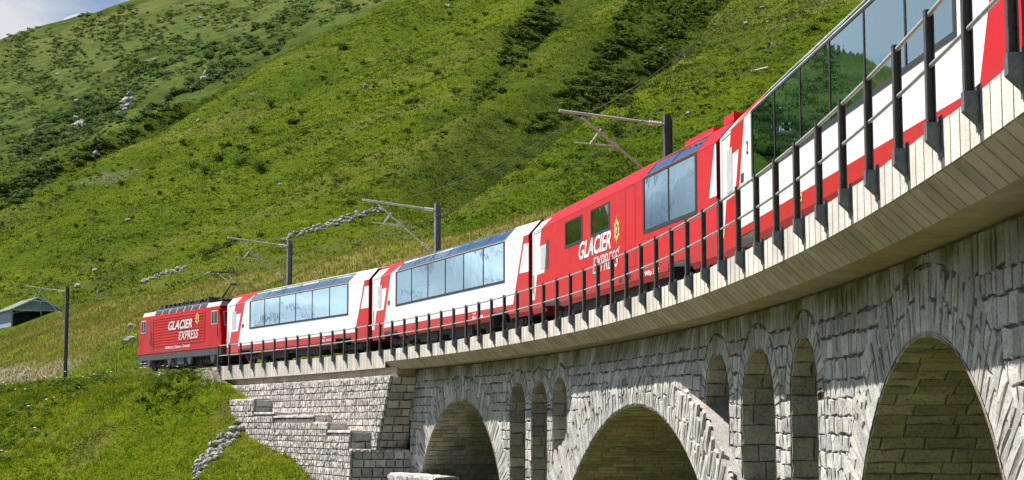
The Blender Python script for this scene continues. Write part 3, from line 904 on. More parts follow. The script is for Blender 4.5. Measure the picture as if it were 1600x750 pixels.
# deck: ribbed parapet beam, sloped soffit strip, smooth slab
def sweep(prof, s0, s1, ds, mat, name, parent, cls=VB, closed=True, caps=True):
    m = cls(); n = len(prof); k = max(2, int((s1 - s0) / ds) + 1); ss = np.linspace(s0, s1, k)
    vs = [P(s, w, z) for s in ss for w, z in prof]; fs = []
    for i in range(k - 1):
        for j in range(n if closed else n - 1):
            j2 = (j + 1) % n
            fs.append((i * n + j, i * n + j2, (i + 1) * n + j2, (i + 1) * n + j))
    if caps and closed: fs += [tuple(range(n - 1, -1, -1)), tuple(range((k - 1) * n, k * n))]
    m.add(vs, fs); return m.build(name, mat, parent)
PS = 1.54 / 4
WF = .12
pan, sof = [], []
i0 = int(math.floor((-41.6 + 38.5) / PS)); k = i0
pan_mesh = []
def panel_piece(a, b, prof, tone, name, mat):
    """short slab between a and b along the line; prof: outer polygon in (w,z)"""
    m = MB(); n = len(prof); c = P((a + b) / 2, prof[0][0], prof[0][1])
    vs = [tuple(np.subtract(P(s_, w, z), c)) for s_ in (a, b) for w, z in prof]
    fs = [(i, (i + 1) % n, n + (i + 1) % n, n + i) for i in range(n)] + [tuple(range(n - 1, -1, -1)), tuple(range(n, 2 * n))]
    m.add(vs, fs, 0, tone); o = m.build(name, mat, viaduct, tone=True); o.location = Vector(c) - VL
    return o
s = -41.58; idx = 0
while s < 41.2:
    zb = 2.40 if s > -16.6 else 2.17
    zt = ZC + random.uniform(-.006, .006) - (max(0, -38.5 - s) * .05)
    g = .019
    panel_piece(s + g, s + PS - g, [(WF, zt), (WF, zb), (WF + .05, zb - .0), (WF + .05, zt)], random.random(), 'fascia_panel', M['concrete'])
    if s > -16.6:
        # sloped underside boards
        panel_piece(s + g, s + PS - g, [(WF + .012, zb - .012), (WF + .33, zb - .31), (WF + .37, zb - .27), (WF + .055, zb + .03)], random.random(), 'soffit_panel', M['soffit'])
    s += PS
sweep([(WF + .03, ZC - .05), (WF + .03, 2.42), (WF + .36, 2.115), (WF + .36, ZC - .05)], -16.55, 41.3, .77, M['groove'], 'parapet_beam', viaduct)
sweep([(WF + .03, ZC - .05), (WF + .03, 2.185), (WF + .36, 2.185), (WF + .36, ZC - .05)], -41.5, -16.56, .77, M['groove'], 'parapet_beam', viaduct)
sweep([(WF + .052, ZC - .012), (WF + .052, ZC - .06), (WF + .30, ZC - .06), (WF + .30, ZC - .012)], -41.5, 41.3, .77, M['concrete'], 'coping', viaduct)
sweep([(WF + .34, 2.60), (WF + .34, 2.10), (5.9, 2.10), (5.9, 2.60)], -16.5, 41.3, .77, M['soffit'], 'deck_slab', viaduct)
sweep([(5.95, 2.95), (5.95, 2.0), (6.15, 2.0), (6.15, 2.95)], -38, 41.3, .77, M['concrete'], 'rear_parapet', viaduct)
# ------------------------------------------------------------------ abutment
abut = empty('abutment', P(-27, 1, -4), 0, 'sunlit pale stone abutment with stepped ledges beside the grassy knoll', 'abutment')
AL = abut.location.copy()
BAT = .06
def wa(z): return .10 - BAT * (1.8 - z)          # face of the main abutment wall leans
S_END = -15.6
def send(z): return S_END - .46 * (1.8 - z) if z > -1.15 else -17.6
def sline(w): return -17.3 + (w + .95) * .50      # oblique front of the wider foot   # its free corner leans too
ab = []
def amp(base): return lambda a, b, out: P(a, base(b) - out, b)
z = 1.80
while z > -5:
    h = random.uniform(.23, .30); s = -40.0
    while s < send(z):
        w_ = random.uniform(.17, .36); e = min(send(z - h / 2), s + w_)
        if send(z) - e < .12: e = send(z - h / 2)
        if e - s > .07:
            j = lambda: random.uniform(-.012, .012)
            ab.append(stone_geo([(s, z - h + j()), (e, z - h + j()), (e, z + j()), (s, z + j())], amp(wa), .075, .026))
        s += w_
    z -= h
# stepped counterfort in front of the wall: each tier ends farther right
TIERS = [(-31.0, 1.10), (-28.2, .46), (-22.8, .30), (-20.75, .02), (-17.7, -.32)]
def wt(z): return -.80 - .06 * (1.1 - z)
def zt_at(s):
    for e, zz in TIERS:
        if s < e: return zz
    return -1.04
edges = [-40.0] + [t[0] for t in TIERS] + [-17.25]
def tier_cells():
    out = []
    z = 1.10
    while z > -5:
        h = random.uniform(.23, .30); s = -40.0
        send_ = -17.3
        for e, zz in TIERS[::1]:
            pass
        # right limit at this height
        lim = -41
        for e, zz in TIERS:
            if z <= zz + .02: lim = max(lim, e)
        if z <= -1.0: lim = -17.3
        while s < lim:
            w_ = random.uniform(.17, .36); e = min(lim, s + w_)
            if lim - e < .12: e = lim
            if e - s > .07: out.append((s, e, z - h, z))
            s = e
        z -= h
    return out
for s, e, zb, zt in tier_cells():
    ab.append(stone_geo([(s, zb), (e, zb), (e, zt), (s, zt)], amp(wt), .075, .026))
# base block, protruding farther, with a lit ledge
def wb_(z): return -.75 - .08 * (-1.0 - z)
def endface(s_of, w0, w1, z0, z1, cw=.5, ch=.31):
    sts = []; z = z1
    while z > z0 + .04:
        h = min(z - z0, random.uniform(ch * .88, ch * 1.1)); w = w0(z)
        while w < w1 - .05:
            l = random.uniform(cw * .6, cw * 1.3); e = min(w1, w + l)
            sts.append(stone_geo([(w, z - h), (e, z - h), (e, z), (w, z)], lambda a, b, out: P(s_of(b) + out, a, b), .06, .025)); w = e
        z -= h
    return sts
ab += endface(send, lambda z: wa(z) + .02, 1.12, -1.05, 1.80)
for (e, zz), (_, zn) in zip(TIERS, TIERS[1:] + [(0, -1.04)]):
    ab += endface(lambda b, e=e: e, lambda z: wt(z) + .02, .02 + wa(zz) + .05, zn, zz, cw=.8, ch=.36)
z = -1.04
while z > -5:
    h = random.uniform(.32, .4); w = wt(z) + .02
    while w < 1.05:
        e = min(1.1, w + random.uniform(.25, .45))
        ab.append(stone_geo([(w, z - h), (e, z - h), (e, z), (w, z)], lambda a, b, out: P(sline(a) + out, a, b), .05, .02)); w = e
    z -= h
def abl(stones):
    return [([(p[0] - AL.x, p[1] - AL.y, p[2] - AL.z) for p in v], f) for v, f in [s for s in stones if s]]
pix_area = lambda v: _pa([(p[0] + AL.x, p[1] + AL.y, p[2] + AL.z) for p in v])
lay(abl(ab), 'stone', 'small_stones', M['stone_ab'], abut)
pix_area = _pa
class AB(MB):
    def build(self, name, mats, parent=None, **k):
        self.v = [(a - AL.x, b - AL.y, c - AL.z) for a, b, c in self.v]
        return MB.build(self, name, mats, parent, **k)
m = AB()
ss = np.linspace(-40.5, -1, 60)
def slab(wf, zlo, zhi, s0, s1f, depth, m):
    n = 24
    for k in range(n):
        f0, f1 = k / n, (k + 1) / n
        q = []
        for z in (zlo, zhi):
            e = s1f(z)
            for f in (f0, f1): q.append(P(s0 + (e - s0) * f, wf(z), z))
        m.add([q[0], q[1], q[3], q[2]], [(0, 1, 2, 3)])
        m.add([P(s0 + (s1f(zhi) - s0) * f0, wf(zhi), zhi), P(s0 + (s1f(zhi) - s0) * f1, wf(zhi), zhi), P(s0 + (s1f(zhi) - s0) * f1, depth, zhi), P(s0 + (s1f(zhi) - s0) * f0, depth, zhi)], [(0, 1, 2, 3)])
    m.add([P(s1f(zlo), wf(zlo), zlo), P(s1f(zlo), depth, zlo), P(s1f(zhi), depth, zhi), P(s1f(zhi), wf(zhi), zhi)], [(0, 1, 2, 3)])
m_ab = M['mortar']
slab(lambda z: wa(z) + .0, -1.1, 1.79, -40.5, lambda z: send(z) - .02, 1.2, m)
prev = -40.5
for e, zz in TIERS:
    slab(lambda z: wt(z) + .0, -5, zz - .01, prev, lambda z, e=e: e - .02, .45, m); prev = e - .02
slab(lambda z: wt(z), -5, -1.05, prev, lambda z: -17.32, 1.15, m)
m.add([P(sline(-1.1) - .02, -1.1, -5), P(sline(1.1) - .02, 1.1, -5), P(sline(1.1) - .02, 1.1, -1.05), P(sline(-.93) - .02, -.93, -1.05), P(-17.33, 1.1, -1.05)], [(0, 1, 2, 3), (3, 2, 4)])
m.build('masonry_core', M['mortar'], abut, fix=False)
# lit ledges: rough cap stones along the top of each tier
caps = []
def cap(s0, s1, w0, w1, z):
    s = s0
    while s < s1 - .05:
        e = min(s1, s + random.uniform(.4, .9))
        caps.append(stone_geo([(s, w0), (e, w0), (e, w1), (s, w1)], lambda a, b, out: P(a, b, z + out), .05, .02)); s = e
prev = -40.0
for e, zz in TIERS: cap(prev, e, wt(zz) - .06, .30, zz - .01); prev = e
cap(prev, -17.3, wt(-1) - .06, .3, -1.04)
cap(-40, S_END, .02, .36, 1.80)
for kk in range(7): cap(sline(-.92 + kk * .28) - .75, sline(-.92 + kk * .28) + .16, -.92 + kk * .28, -.64 + kk * .28, -1.06)
lay(abl(caps), 'ledge_stone', 'small_ledge_stones', M['stone_ab'], abut)
m = AB()
for k in range(20):       # plain concrete band between coping and masonry
    a, b = -41 + 25.3 * k / 20, -41 + 25.3 * (k + 1) / 20
    m.add([P(a, .33, 1.78), P(b, .33, 1.78), P(b, .33, 2.18), P(a, .33, 2.18)], [(0, 1, 2, 3)])
m.add([P(-15.7, .33, 1.78), P(-15.7, 1.2, 1.78), P(-15.7, 1.2, 2.18), P(-15.7, .33, 2.18)], [(0, 1, 2, 3)])
m.build('concrete_band', M['soffit'], abut, fix=False)
# lower block to the right, in front of the first arch's left pier
base = empty('buttress_base', P(-13, 0, -4), 0, 'low dark stone plinth beside the abutment at the foot of the leftmost arch', 'plinth')
BL = base.location.copy()
bs = []
def bx(s0, s1, w0, w1, z0, z1):
    z = z1
    while z > z0:
        h = random.uniform(.3, .42); s = s0
        while s < s1 - .05:
            e = min(s1, s + random.uniform(.4, .8))
            if s1 - e < .15: e = s1
            bs.append(stone_geo([(s, max(z0, z - h)), (e, max(z0, z - h)), (e, z), (s, z)], lambda a, b, out: P(a, w0 - out, b), .06, .025)); s = e
        z -= h
    s = s0
    while s < s1 - .05:
        e = min(s1, s + random.uniform(.5, .9)); bs.append(stone_geo([(s, w0), (e, w0), (e, w1), (s, w1)], lambda a, b, out: P(a, b, z1 + out), .05, .02)); s = e
bx(-15.9, -10.2, .1, 1.02, -5, -1.93)
pix_area = lambda v: _pa([(p[0] + BL.x, p[1] + BL.y, p[2] + BL.z) for p in v])
lay([([(p[0] - BL.x, p[1] - BL.y, p[2] - BL.z) for p in v], f) for v, f in bs if v], 'stone', 'small_stones', M['stone'], base)
pix_area = _pa

# ------------------------------------------------------------------ track
sweep([(.45, 2.62), (1.3, 2.86), (4.3, 2.86), (5.3, 2.60), (5.3, 2.3), (.45, 2.3)], -200, 44, 1.0, M['ballast'], 'track_ballast', None, MB)['kind'] = 'structure'
WT = 2.76
for w in (WT - .5, WT + .5):
    r = sweep([(w - .06, 2.885), (w - .01, 2.90), (w - .03, 2.96), (w - .03, ZR), (w + .03, ZR), (w + .03, 2.96), (w + .01, 2.90), (w + .06, 2.885)], -160, 43, 1.0, M['rail'], 'rail', None, MB); r['kind'] = 'structure'
m = MB(); s = -150
while s < 43:
    h = Hd(s); m.box(P(s, WT, 2.865), (.22, 1.8, .05), 0, Matrix.Rotation(h, 3, 'Z')); s += .75
m.build('sleepers', M['sleeper'])['kind'] = 'stuff'
# loose stones on the ballast shoulder
v_, f_ = [], []
mb = MB()
for i in range(5200):
    s = random.uniform(-110, -38) if i < 4200 else random.uniform(-38, 30); w = random.choice((random.uniform(-.2, 1.5), random.uniform(3.9, 5.6)))
    if s > -38: w = random.uniform(.5, 1.2)
    zz = 2.87 if 1.3 < w < 4.3 else (2.62 + (w - .45) * .28 if w < 1.3 else 2.86 - (w - 4.3) * .26)
    zz = max(zz, 2.66 if s < -38 else 0)
    r = random.uniform(.04, .09); c = P(s, w, zz)
    pts = [(c[0] + r * random.uniform(.6, 1.3) * dx, c[1] + r * random.uniform(.6, 1.3) * dy, c[2] + r * random.uniform(.5, 1) * dz) for dx, dy, dz in ((1, 0, 0), (0, 1, 0), (-1, 0, 0), (0, -1, 0), (0, 0, 1))]
    mb.add(pts, [(0, 1, 4), (1, 2, 4), (2, 3, 4), (3, 0, 4)], 0, random.random())
mb.build('ballast_stones', M['rock'], tone=True, fix=False)['kind'] = 'stuff'

# ------------------------------------------------------------------ railing
rail_o = empty('railing', P(0, .03, ZC), 0, 'long dark post and rail fence bolted to the outer edge of the viaduct deck', 'railing')
RL = rail_o.location.copy()
pm = MB()      # H-section post: two flanges and a web
for y in (-.035, .035): pm.box((0, y, .535), (.10, .014, 1.09))
pm.box((0, 0, .535), (.014, .06, 1.09)); pm.box((0, 0, 1.085), (.104, .09, .012))
post_me = pm.fix(pm.mesh('post', M['post']))
bm_ = MB()     # welded bracket and its fixing plate
bm_.prism([(-.055, .0), (-.055, -.17), (.082, -.30), (.088, .0)], -.062, .062, 'x')
bracket_me = bm_.fix(bm_.mesh('bracket', M['bracket']))
pl = MB(); pl.box((0, .083, -.14), (.20, .014, .40)); pl.bar((.075, .07, -.28), (.075, .095, -.28), .018); pl.bar((-.075, .07, -.28), (-.075, .095, -.28), .018)
plate_me = pl.fix(pl.mesh('fixing_plate', M['bracket']))
for i in range(-25, 27):
    s = i * 1.54; h = Hd(s)
    o = link('post', post_me, rail_o); p = Vector(P(s, .03, ZC - .01)) - RL
    o.location = p; o.rotation_euler = (0, 0, h)
    b = link('bracket', bracket_me, o); b.location = (0, 0, .0)
    q = link('fixing_plate', plate_me, o)
for z, r in ((3.885, .024), (3.385, .021)):
    m = MB(); ss = np.arange(-38.5, 40.2, .77)
    pts = [tuple(Vector(P(s, .03, z)) - RL) for s in ss]
    n = 8; vs = []; fs = []
    for k, s in enumerate(ss):
        h = Hd(s); nx, ny = -math.sin(h), math.cos(h)
        for a in range(n):
            an = 2 * math.pi * a / n; vs.append((pts[k][0] + nx * r * math.cos(an), pts[k][1] + ny * r * math.cos(an), pts[k][2] + r * math.sin(an)))
    for k in range(len(ss) - 1):
        for a in range(n): fs.append((k * n + a, k * n + (a + 1) % n, (k + 1) * n + (a + 1) % n, (k + 1) * n + a))
    m.add(vs, fs); m.build('handrail', M['handrail'], rail_o, smooth=True)

# ------------------------------------------------------------------ train
CL, CS0 = 18.64, -41.05
PROF = [(-1.27, .50), (-1.325, .64), (-1.325, 3.15), (-.90, 3.63), (-.50, 3.74), (0, 3.78), (.50, 3.74), (.90, 3.63), (1.325, 3.15), (1.325, .64), (1.27, .50)]
X0, X1 = -9.22, 9.24
def side_pt(x, z):
    """point on the visible side or on the sloped roof panel"""
    if z <= 3.15: return Vector((x, -1.325, z))
    t = (z - 3.15) / .48; return Vector((x, -1.325 + .425 * t, z))
def patch(m, quad, off, thick=.004, mi=0):
    """thin sheet: four (x,z) corners on the side, standing off by off metres"""
    zs = sum(p[1] for p in quad) / 4
    nrm = Vector((0, -1, 0)) if zs < 3.15 else Vector((0, -.48, .425)).normalized()
    a = [side_pt(*p) + nrm * off for p in quad]; b = [p + nrm * thick for p in a]
    m.add(a + b, [(3, 2, 1, 0), (4, 5, 6, 7), (0, 1, 5, 4), (1, 2, 6, 5), (2, 3, 7, 6), (3, 0, 4, 7)], mi)
def left_zone(x, z):
    S_ = -7.49 + .456 * (z - .95) if z < 3.15 else -6.48 + (z - 3.15) * 2.0
    if x > S_: return None
    B_ = -8.0 + .44 * (z - 3.0); A_ = -7.13 + .5 * (z - 2.55)
    if x < B_ and .95 < z < 3.5: return 'w'
    if 1.72 < z < 2.6 and x < A_: return 'w'
    return 'r'
def right_zone(x, z, bistro):
    if bistro:
        return 'w' if (1.97 < z < 3.12 and x > 8.73 + .36 * (z - 2.0)) else None
    if z > 3.15: return None
    if x < 7.79 + .45 * (z - .95): return None
    if 1.93 < z < 2.87 and x > 8.40 + .45 * (z - 1.95): return 'w'
    return 'r'
def make_shell(name, parent, mats, style, holes):
    bm = bmesh.new()
    rows = []
    for x in (X0, X1): rows.append([bm.verts.new((x, y, z)) for y, z in PROF])
    n = len(PROF)
    for j in range(n - 1): bm.faces.new((rows[0][j], rows[1][j], rows[1][j + 1], rows[0][j + 1]))
    def cut(co, no):
        g = bm.verts[:] + bm.edges[:] + bm.faces[:]
        bmesh.ops.bisect_plane(bm, geom=g, plane_co=co, plane_no=no, dist=1e-5)
    for z in (.79, .95, 1.72, 1.80, 1.93, 1.97, 2.25, 2.6, 2.87, 2.95, 3.02, 3.12, 3.2, 3.5): cut((0, 0, z), (0, 0, 1))
    cut((-7.49, 0, .95), (1, 0, -.456)); cut((-8.0, 0, 3.0), (1, 0, -.44)); cut((-7.13, 0, 2.55), (1, 0, -.5)); cut((-6.48, 0, 3.15), (1, 0, -2.0))
    cut((7.79, 0, .95), (1, 0, -.45)); cut((8.40, 0, 1.95), (1, 0, -.45)); cut((8.73, 0, 2.0), (1, 0, -.36))
    xs = sorted({v for h_ in holes for v in h_[:2]} | {-7.4, -6.75, -6.0, -5.4, 5.6, 6.1, 7.0, 7.4})
    for x in xs: cut((x, 0, 0), (1, 0, 0))
    kill = []
    for f in bm.faces:
        c = f.calc_center_median()
        for x0, x1, z0, z1, both in holes:
            if x0 < c.x < x1 and z0 < c.z < z1 and (c.y < 0 or both): kill.append(f)
        if c.z < .79 and (-7.4 < c.x < -5.4 or 5.6 < c.x < 7.4): kill.append(f)
    bmesh.ops.delete(bm, geom=list(set(kill)), context='FACES')
    bistro = style == 'red'
    for f in bm.faces:
        c = f.calc_center_median(); k = left_zone(c.x, c.z) or right_zone(c.x, c.z, bistro)
        if k is None: k = 'r' if (bistro or c.z < .95) else 'w'
        f.material_index = {'w': 0, 'r': 1}[k]
        f.smooth = False
    # end walls
    for x, d in ((X0 + .02, 1), (X1 - .02, -1)):
        vs = [bm.verts.new((x, y, z)) for y, z in PROF]
        f = bm.faces.new(vs); f.material_index = 2
    bmesh.ops.recalc_face_normals(bm, faces=bm.faces)
    me = bpy.data.meshes.new(name); bm.to_mesh(me); bm.free()
    for k in mats: me.materials.append(k)
    o = link(name, me, parent)
    return o
def flat(poly, off, mat, name, parent, thick=.005):
    m = MB(); n = len(poly)
    a = [side_pt(x, z) + Vector((0, -off, 0)) for x, z in poly]; b = [p + Vector((0, -thick, 0)) for p in a]
    m.add(a + b, [tuple(range(n)), tuple(range(2 * n - 1, n - 1, -1))] + [(i, (i + 1) % n, n + (i + 1) % n, n + i) for i in range(n)])
    return m.build(name, mat, parent)
def text(body, x0, x1, z0, z1, mat, name, parent, shear=.25, bold=.0, off=.008, y=None):
    cu = bpy.data.curves.new(name, 'FONT'); cu.body = body; cu.shear = shear; cu.extrude = .002; cu.offset = bold; cu.size = 1; cu.resolution_u = 3
    t = bpy.data.objects.new(name, cu); COL.objects.link(t)
    bpy.context.view_layer.update()
    dg = bpy.context.evaluated_depsgraph_get()
    me = bpy.data.meshes.new_from_object(t.evaluated_get(dg))
    bpy.data.objects.remove(t)
    co = np.empty(len(me.vertices) * 3); me.vertices.foreach_get('co', co); co = co.reshape(-1, 3)
    mn, mx_ = co.min(0), co.max(0)
    out = np.empty_like(co)
    out[:, 0] = x0 + (co[:, 0] - mn[0]) / (mx_[0] - mn[0]) * (x1 - x0)
    out[:, 2] = z0 + (co[:, 1] - mn[1]) / (mx_[1] - mn[1]) * (z1 - z0)
    out[:, 1] = (-1.325 if y is None else y) - off - (co[:, 2] - mn[2])
    me.vertices.foreach_set('co', out.ravel()); me.update(); me.materials.clear(); me.materials.append(mat)
    return link(name, me, parent)
def sun_emblem(cx, cz, r, rz, parent):
    m = MB(); n = 12; pts = []
    for k in range(2 * n):
        a = math.pi * k / n; q = (1.0 if k % 4 == 0 else .82) if k % 2 == 0 else .55
        pts.append((cx + r * q * math.sin(a), -1.335, cz + rz * q * math.cos(a)))
    ctr = (cx, -1.335, cz)
    vs = [ctr] + pts + [(cx, -1.331, cz)] + [(p[0], -1.331, p[2]) for p in pts]
    k2 = 2 * n
    fs = [(0, 1 + i, 1 + (i + 1) % k2) for i in range(k2)] + [(1 + i, k2 + 2 + i, k2 + 2 + (i + 1) % k2, 1 + (i + 1) % k2) for i in range(k2)]
    m.add(vs, fs); e = m.build('sun_emblem', M['gold'], parent)
    m = MB(); d = []
    for k in range(16): d.append((cx + r * .34 * math.cos(math.pi * k / 8), -1.341, cz + rz * .40 * math.sin(math.pi * k / 8)))
    m.add(d, [tuple(range(16))]); m.build('emblem_disc', M['black_print'], e)
    m = MB(); m.box((cx, -1.345, cz), (r * .14, .004, rz * .5)); m.box((cx, -1.347, cz + rz * .05), (r * .38, .004, rz * .16)); m.build('emblem_cross', M['letter'], e)
wheel = MB()
for dy in (-.5, .5):
    wheel.bar((0, dy - .05, .34), (0, dy + .05, .34), .36, 20); wheel.bar((0, dy - (.08 if dy < 0 else -.05), .34), (0, dy - (.05 if dy < 0 else -.08), .34), .40, 20)
wheel.bar((0, -.6, .34), (0, .6, .34), .07)
wheel_me = wheel.fix(wheel.mesh('wheelset', M['black']))
bog = MB()
for y in (-.78, .78):
    bog.prism([(-1.35, .36), (-1.2, .55), (-.4, .44), (.4, .44), (1.2, .55), (1.35, .36), (.9, .25), (-.9, .25)], y - .05, y + .05, 'y')
    for x in (-.9, .9): bog.box((x, y, .36), (.3, .16, .3))
    bog.bar((0, y, .42), (0, y, .62), .16, 10)
bog.box((0, 0, .5), (.6, 1.6, .2))
bog_me = bog.fix(bog.mesh('bogie', M['black']))
def seat_mesh():
    m = MB(); m.box((0, 0, .45), (.50, .95, .14)); m.box((-.25, 0, .85), (.12, .95, .80), taper=.92); m.box((-.25, 0, 1.27), (.14, .7, .16)); m.box((0, .0, .2), (.3, .5, .4))
    return m.fix(m.mesh('seat', M['seat']))
seat_me = seat_mesh()
tb = MB(); tb.box((0, 0, .72), (.62, .78, .04)); tb.bar((0, .2, 0), (0, .2, .72), .04); table_me = tb.fix(tb.mesh('table', M['table']))
WX0, WX1, WZ0, WZ1 = -5.72, 6.95, 1.80, 3.12
def windows(car, x0, x1, n, z0, z1, roof, slant=.10, kind='glass'):
    """window band: dark rubber surround, glass panes, matching roof panes"""
    fr = MB(); g = .035
    def strip(q, off=.003): patch(fr, q, off, .006)
    w = (x1 - x0) / n
    strip([(x0 - .07, z0 - .07), (x1 + .07, z0 - .07), (x1 + .07, z0 + .02), (x0 - .07, z0 + .02)])
    strip([(x0 - .07, z1 - .02), (x1 + .07, z1 - .02), (x1 + .07, z1 + .028), (x0 - .07, z1 + .028)])
    for k in range(n + 1):
        a = x0 + k * w; hw = .07 if k in (0, n) else .032
        strip([(a - hw, z0 + .02), (a + hw, z0 + .02), (a + hw, z1 - .02), (a - hw, z1 - .02)])
    f = fr.build('window_frame', M['rubber'], car)
    for k in range(n):
        m = MB(); a, b = x0 + k * w + .03, x0 + (k + 1) * w - .03
        patch(m, [(a, z0 + .015), (b, z0 + .015), (b, z1 - .015), (a, z1 - .015)], -.006, .004); m.build('window', M[kind], car)
    if roof:
        fr = MB(); rz0, rz1 = 3.19, 3.60
        def rstrip(q): patch(fr, q, .003, .006)
        rstrip([(x0 - .05, 3.165), (x1 + .05, 3.165), (x1 + .05, rz0 + .035), (x0 - .05, rz0 + .035)])
        rstrip([(x0 - .05, rz1 - .03), (x1 + .05, rz1 - .03), (x1 + .05, rz1 + .02), (x0 - .05, rz1 + .02)])
        for k in range(n + 1):
            a = x0 + k * w; hw = .05 if k in (0, n) else .03
            rstrip([(a - hw, rz0 + .035), (a + hw, rz0 + .035), (a + hw, rz1 - .03), (a - hw, rz1 - .03)])
        fr.build('roof_window_frame', M['grey_paint'] if roof == 2 else M['rubber'], car)
        for k in range(n):
            m = MB(); a, b = x0 + k * w + .03, x0 + (k + 1) * w - .03
            patch(m, [(a, rz0 + .02), (b, rz0 + .02), (b, rz1 - .02), (a, rz1 - .02)], -.004, .004); m.build('roof_window', M['glass_roof'], car)
def make_car(c, style, label, name):
    sc = CS0 + (c + .5) * CL - .3; p = P(sc, 2.60); h = Hd(sc)
    car = empty(name, (p[0], p[1], ZR), h, label, 'railway carriage')
    if style == 'white':
        holes = [(WX0, WX1, 1.80, 3.12, True), (WX0, WX1, 3.2, 3.5, True)]
    else:
        holes = [(3.58, 7.80, 1.80, 3.12, True), (3.58, 7.80, 3.2, 3.5, True), (-4.72, -2.72, 2.25, 2.95, True), (-1.68, .27, 2.25, 2.95, True)]
    make_shell('body_shell', car, [M['white'], M['red'], M['dark_red']], style, holes)
    # floor, underframe, ceiling
    m = MB(); m.box((0, 0, .82), (18.3, 2.55, .08)); m.box((0, 0, 1.35), (.1, 2.5, .9)); m.build('floor', M['interior'], car)
    m = MB(); m.box((0, 0, .56), (10.2, 2.0, .40)); m.box((-2.2, -.7, .42), (2.2, .7, .5)); m.box((1.6, -.7, .42), (2.6, .7, .5)); m.bar((4.1, -.9, .4), (4.1, .9, .4), .22, 10); m.build('underframe', M['black'], car)
    for x in (-6.4, 6.5):
        b = link('bogie', bog_me, car); b.location = (x, 0, 0)
        for dx in (-.9, .9): q = link('wheelset', wheel_me, b); q.location = (dx, 0, .03)
    # gangway bellows and couplers
    for x in (X0 - .13, X1 + .13):
        m = MB()
        for k in range(3): m.prism([(-.62, .95), (-.62, 3.0), (.62, 3.0), (.62, .95)] if k % 2 == 0 else [(-.56, 1.0), (-.56, 2.95), (.56, 2.95), (.56, 1.0)], x - .13 + k * .09, x - .05 + k * .09, 'x')
        m.build('gangway', M['rubber'], car)
    m = MB(); m.bar((X1, 0, .62), (X1 + .5, 0, .62), .08); m.bar((X0, 0, .62), (X0 - .5, 0, .62), .08); m.build('coupler', M['black'], car)
    # entrance door in the left vestibule
    d = MB()
    q = [(-9.0, 1.0), (-8.42, 1.0), (-7.98 + .02, 3.06), (-8.99, 3.06)]
    for a, b in ((q[0], q[3]), (q[2], q[3])):
        dx = .014; patch(d, [(a[0], a[1]), (a[0] + dx, a[1]), (b[0] + dx, b[1] + .014), (b[0], b[1] + (.014 if a[1] == b[1] else 0))] if a[0] == b[0] or abs(a[0] - b[0]) < .3 else [(b[0], b[1]), (a[0], a[1]), (a[0], a[1] + .016), (b[0], b[1] + .016)], .002, .003)
    do = d.build('door', M['frame_grey'], car)
    flat([(-8.42, 1.84), (-7.86, 1.84), (-7.80, 2.76), (-8.40, 2.76)] if style == 'white' else [(-8.02, 1.86), (-7.40, 1.86), (-7.28, 2.52), (-7.98, 2.52)], .004, M['grey_paint'], 'door_window', do)
    m = MB(); m.bar((-8.96, -1.36, 1.15), (-8.93, -1.36, 1.75), .014); m.build('grab_rail', M['handrail'], do)
    if style == 'white':
        windows(car, WX0, WX1, 6, 1.80, 3.12, 1 if c != 3 else 2)
        for k in range(6):
            x = WX0 + (k + .5) * (WX1 - WX0) / 6
            for y in (-.72, .72):
                for dx, rz in ((-.62, 0), (.62, math.pi)):
                    q = link('seat', seat_me, car); q.location = (x + dx, y, .86); q.rotation_euler = (0, 0, rz)
                q = link('table', table_me, car); q.location = (x, y * 1.25, .86)
        flat([(-6.92, 1.86), (-6.62, 1.86), (-6.60, 2.04), (-6.90, 2.04)], .004, M['louvre'], 'vent_grille', car)
        if c in (0, 1): flat([(-3.55, .70), (-3.42, .70), (-3.42, .80), (-3.55, .80)], .004, M['dark_red'], 'hatch', car)
    else:
        windows(car, 3.58, 7.80, 2, 1.80, 3.12, 1)
        windows(car, -4.72, -2.72, 1, 2.25, 2.95, 0, kind='glass_dark')
        windows(car, -1.68, .27, 1, 2.25, 2.95, 0, kind='glass_dark')
        flat([(-7.26, 1.80), (-6.96, 1.80), (-6.91, 2.70), (-7.24, 2.70)], .004, M['louvre'], 'side_window', car)
        d = MB()
        for x in (1.86, 2.80): patch(d, [(x, 1.0), (x + .016, 1.0), (x + .016, 3.1), (x, 3.1)], .002, .003)
        patch(d, [(1.86, 1.0), (2.80, 1.0), (2.80, 1.016), (1.86, 1.016)], .002, .003); patch(d, [(1.86, 3.09), (2.80, 3.09), (2.80, 3.106), (1.86, 3.106)], .002, .003)
        d.build('service_door', M['dark_red'], car)
        text('GLACIER', -3.05, .46, 1.68, 2.19, M['letter'], 'lettering', car, .32, .016)
        text('EXPRESS', -1.46, 1.20, 1.14, 1.60, M['letter'], 'lettering', car, .32, -.008)
        text("'", 1.22, 1.30, 1.48, 1.66, M['letter'], 'lettering', car, .3, 0)
        sun_emblem(1.04, 2.12, .33, .40, car)
        text('WRp 3832', 3.65, 4.90, .62, .78, M['letter'], 'lettering', car, 0, .01); text('GE', 3.68, 3.92, .86, .92, M['letter'], 'lettering', car, 0, 0)
        for x in (1.20, 2.05): flat([(x, .70), (x + .26, .70), (x + .26, .88), (x, .88)], .004, M['black_print'], 'hatch', car)
        m = MB(); m.box((8.6, -.2, 3.80), (.7, 1.2, .2)); m.box((6.0, 0, 3.80), (2.2, 1.3, .16)); m.build('roof_unit', M['red'], car)
    # rain gutter lines
    m = MB(); patch(m, [(X0 + .05, 3.135), (X1 - .05, 3.135), (X1 - .05, 3.147), (X0 + .05, 3.147)], .001, .004); m.build('gutter', M['red'] if style == 'red' else M['grey_paint'], car)
    return car
car1 = make_car(0, 'white', 'white and red panorama carriage coupled directly behind the red locomotive', 'panorama_carriage')
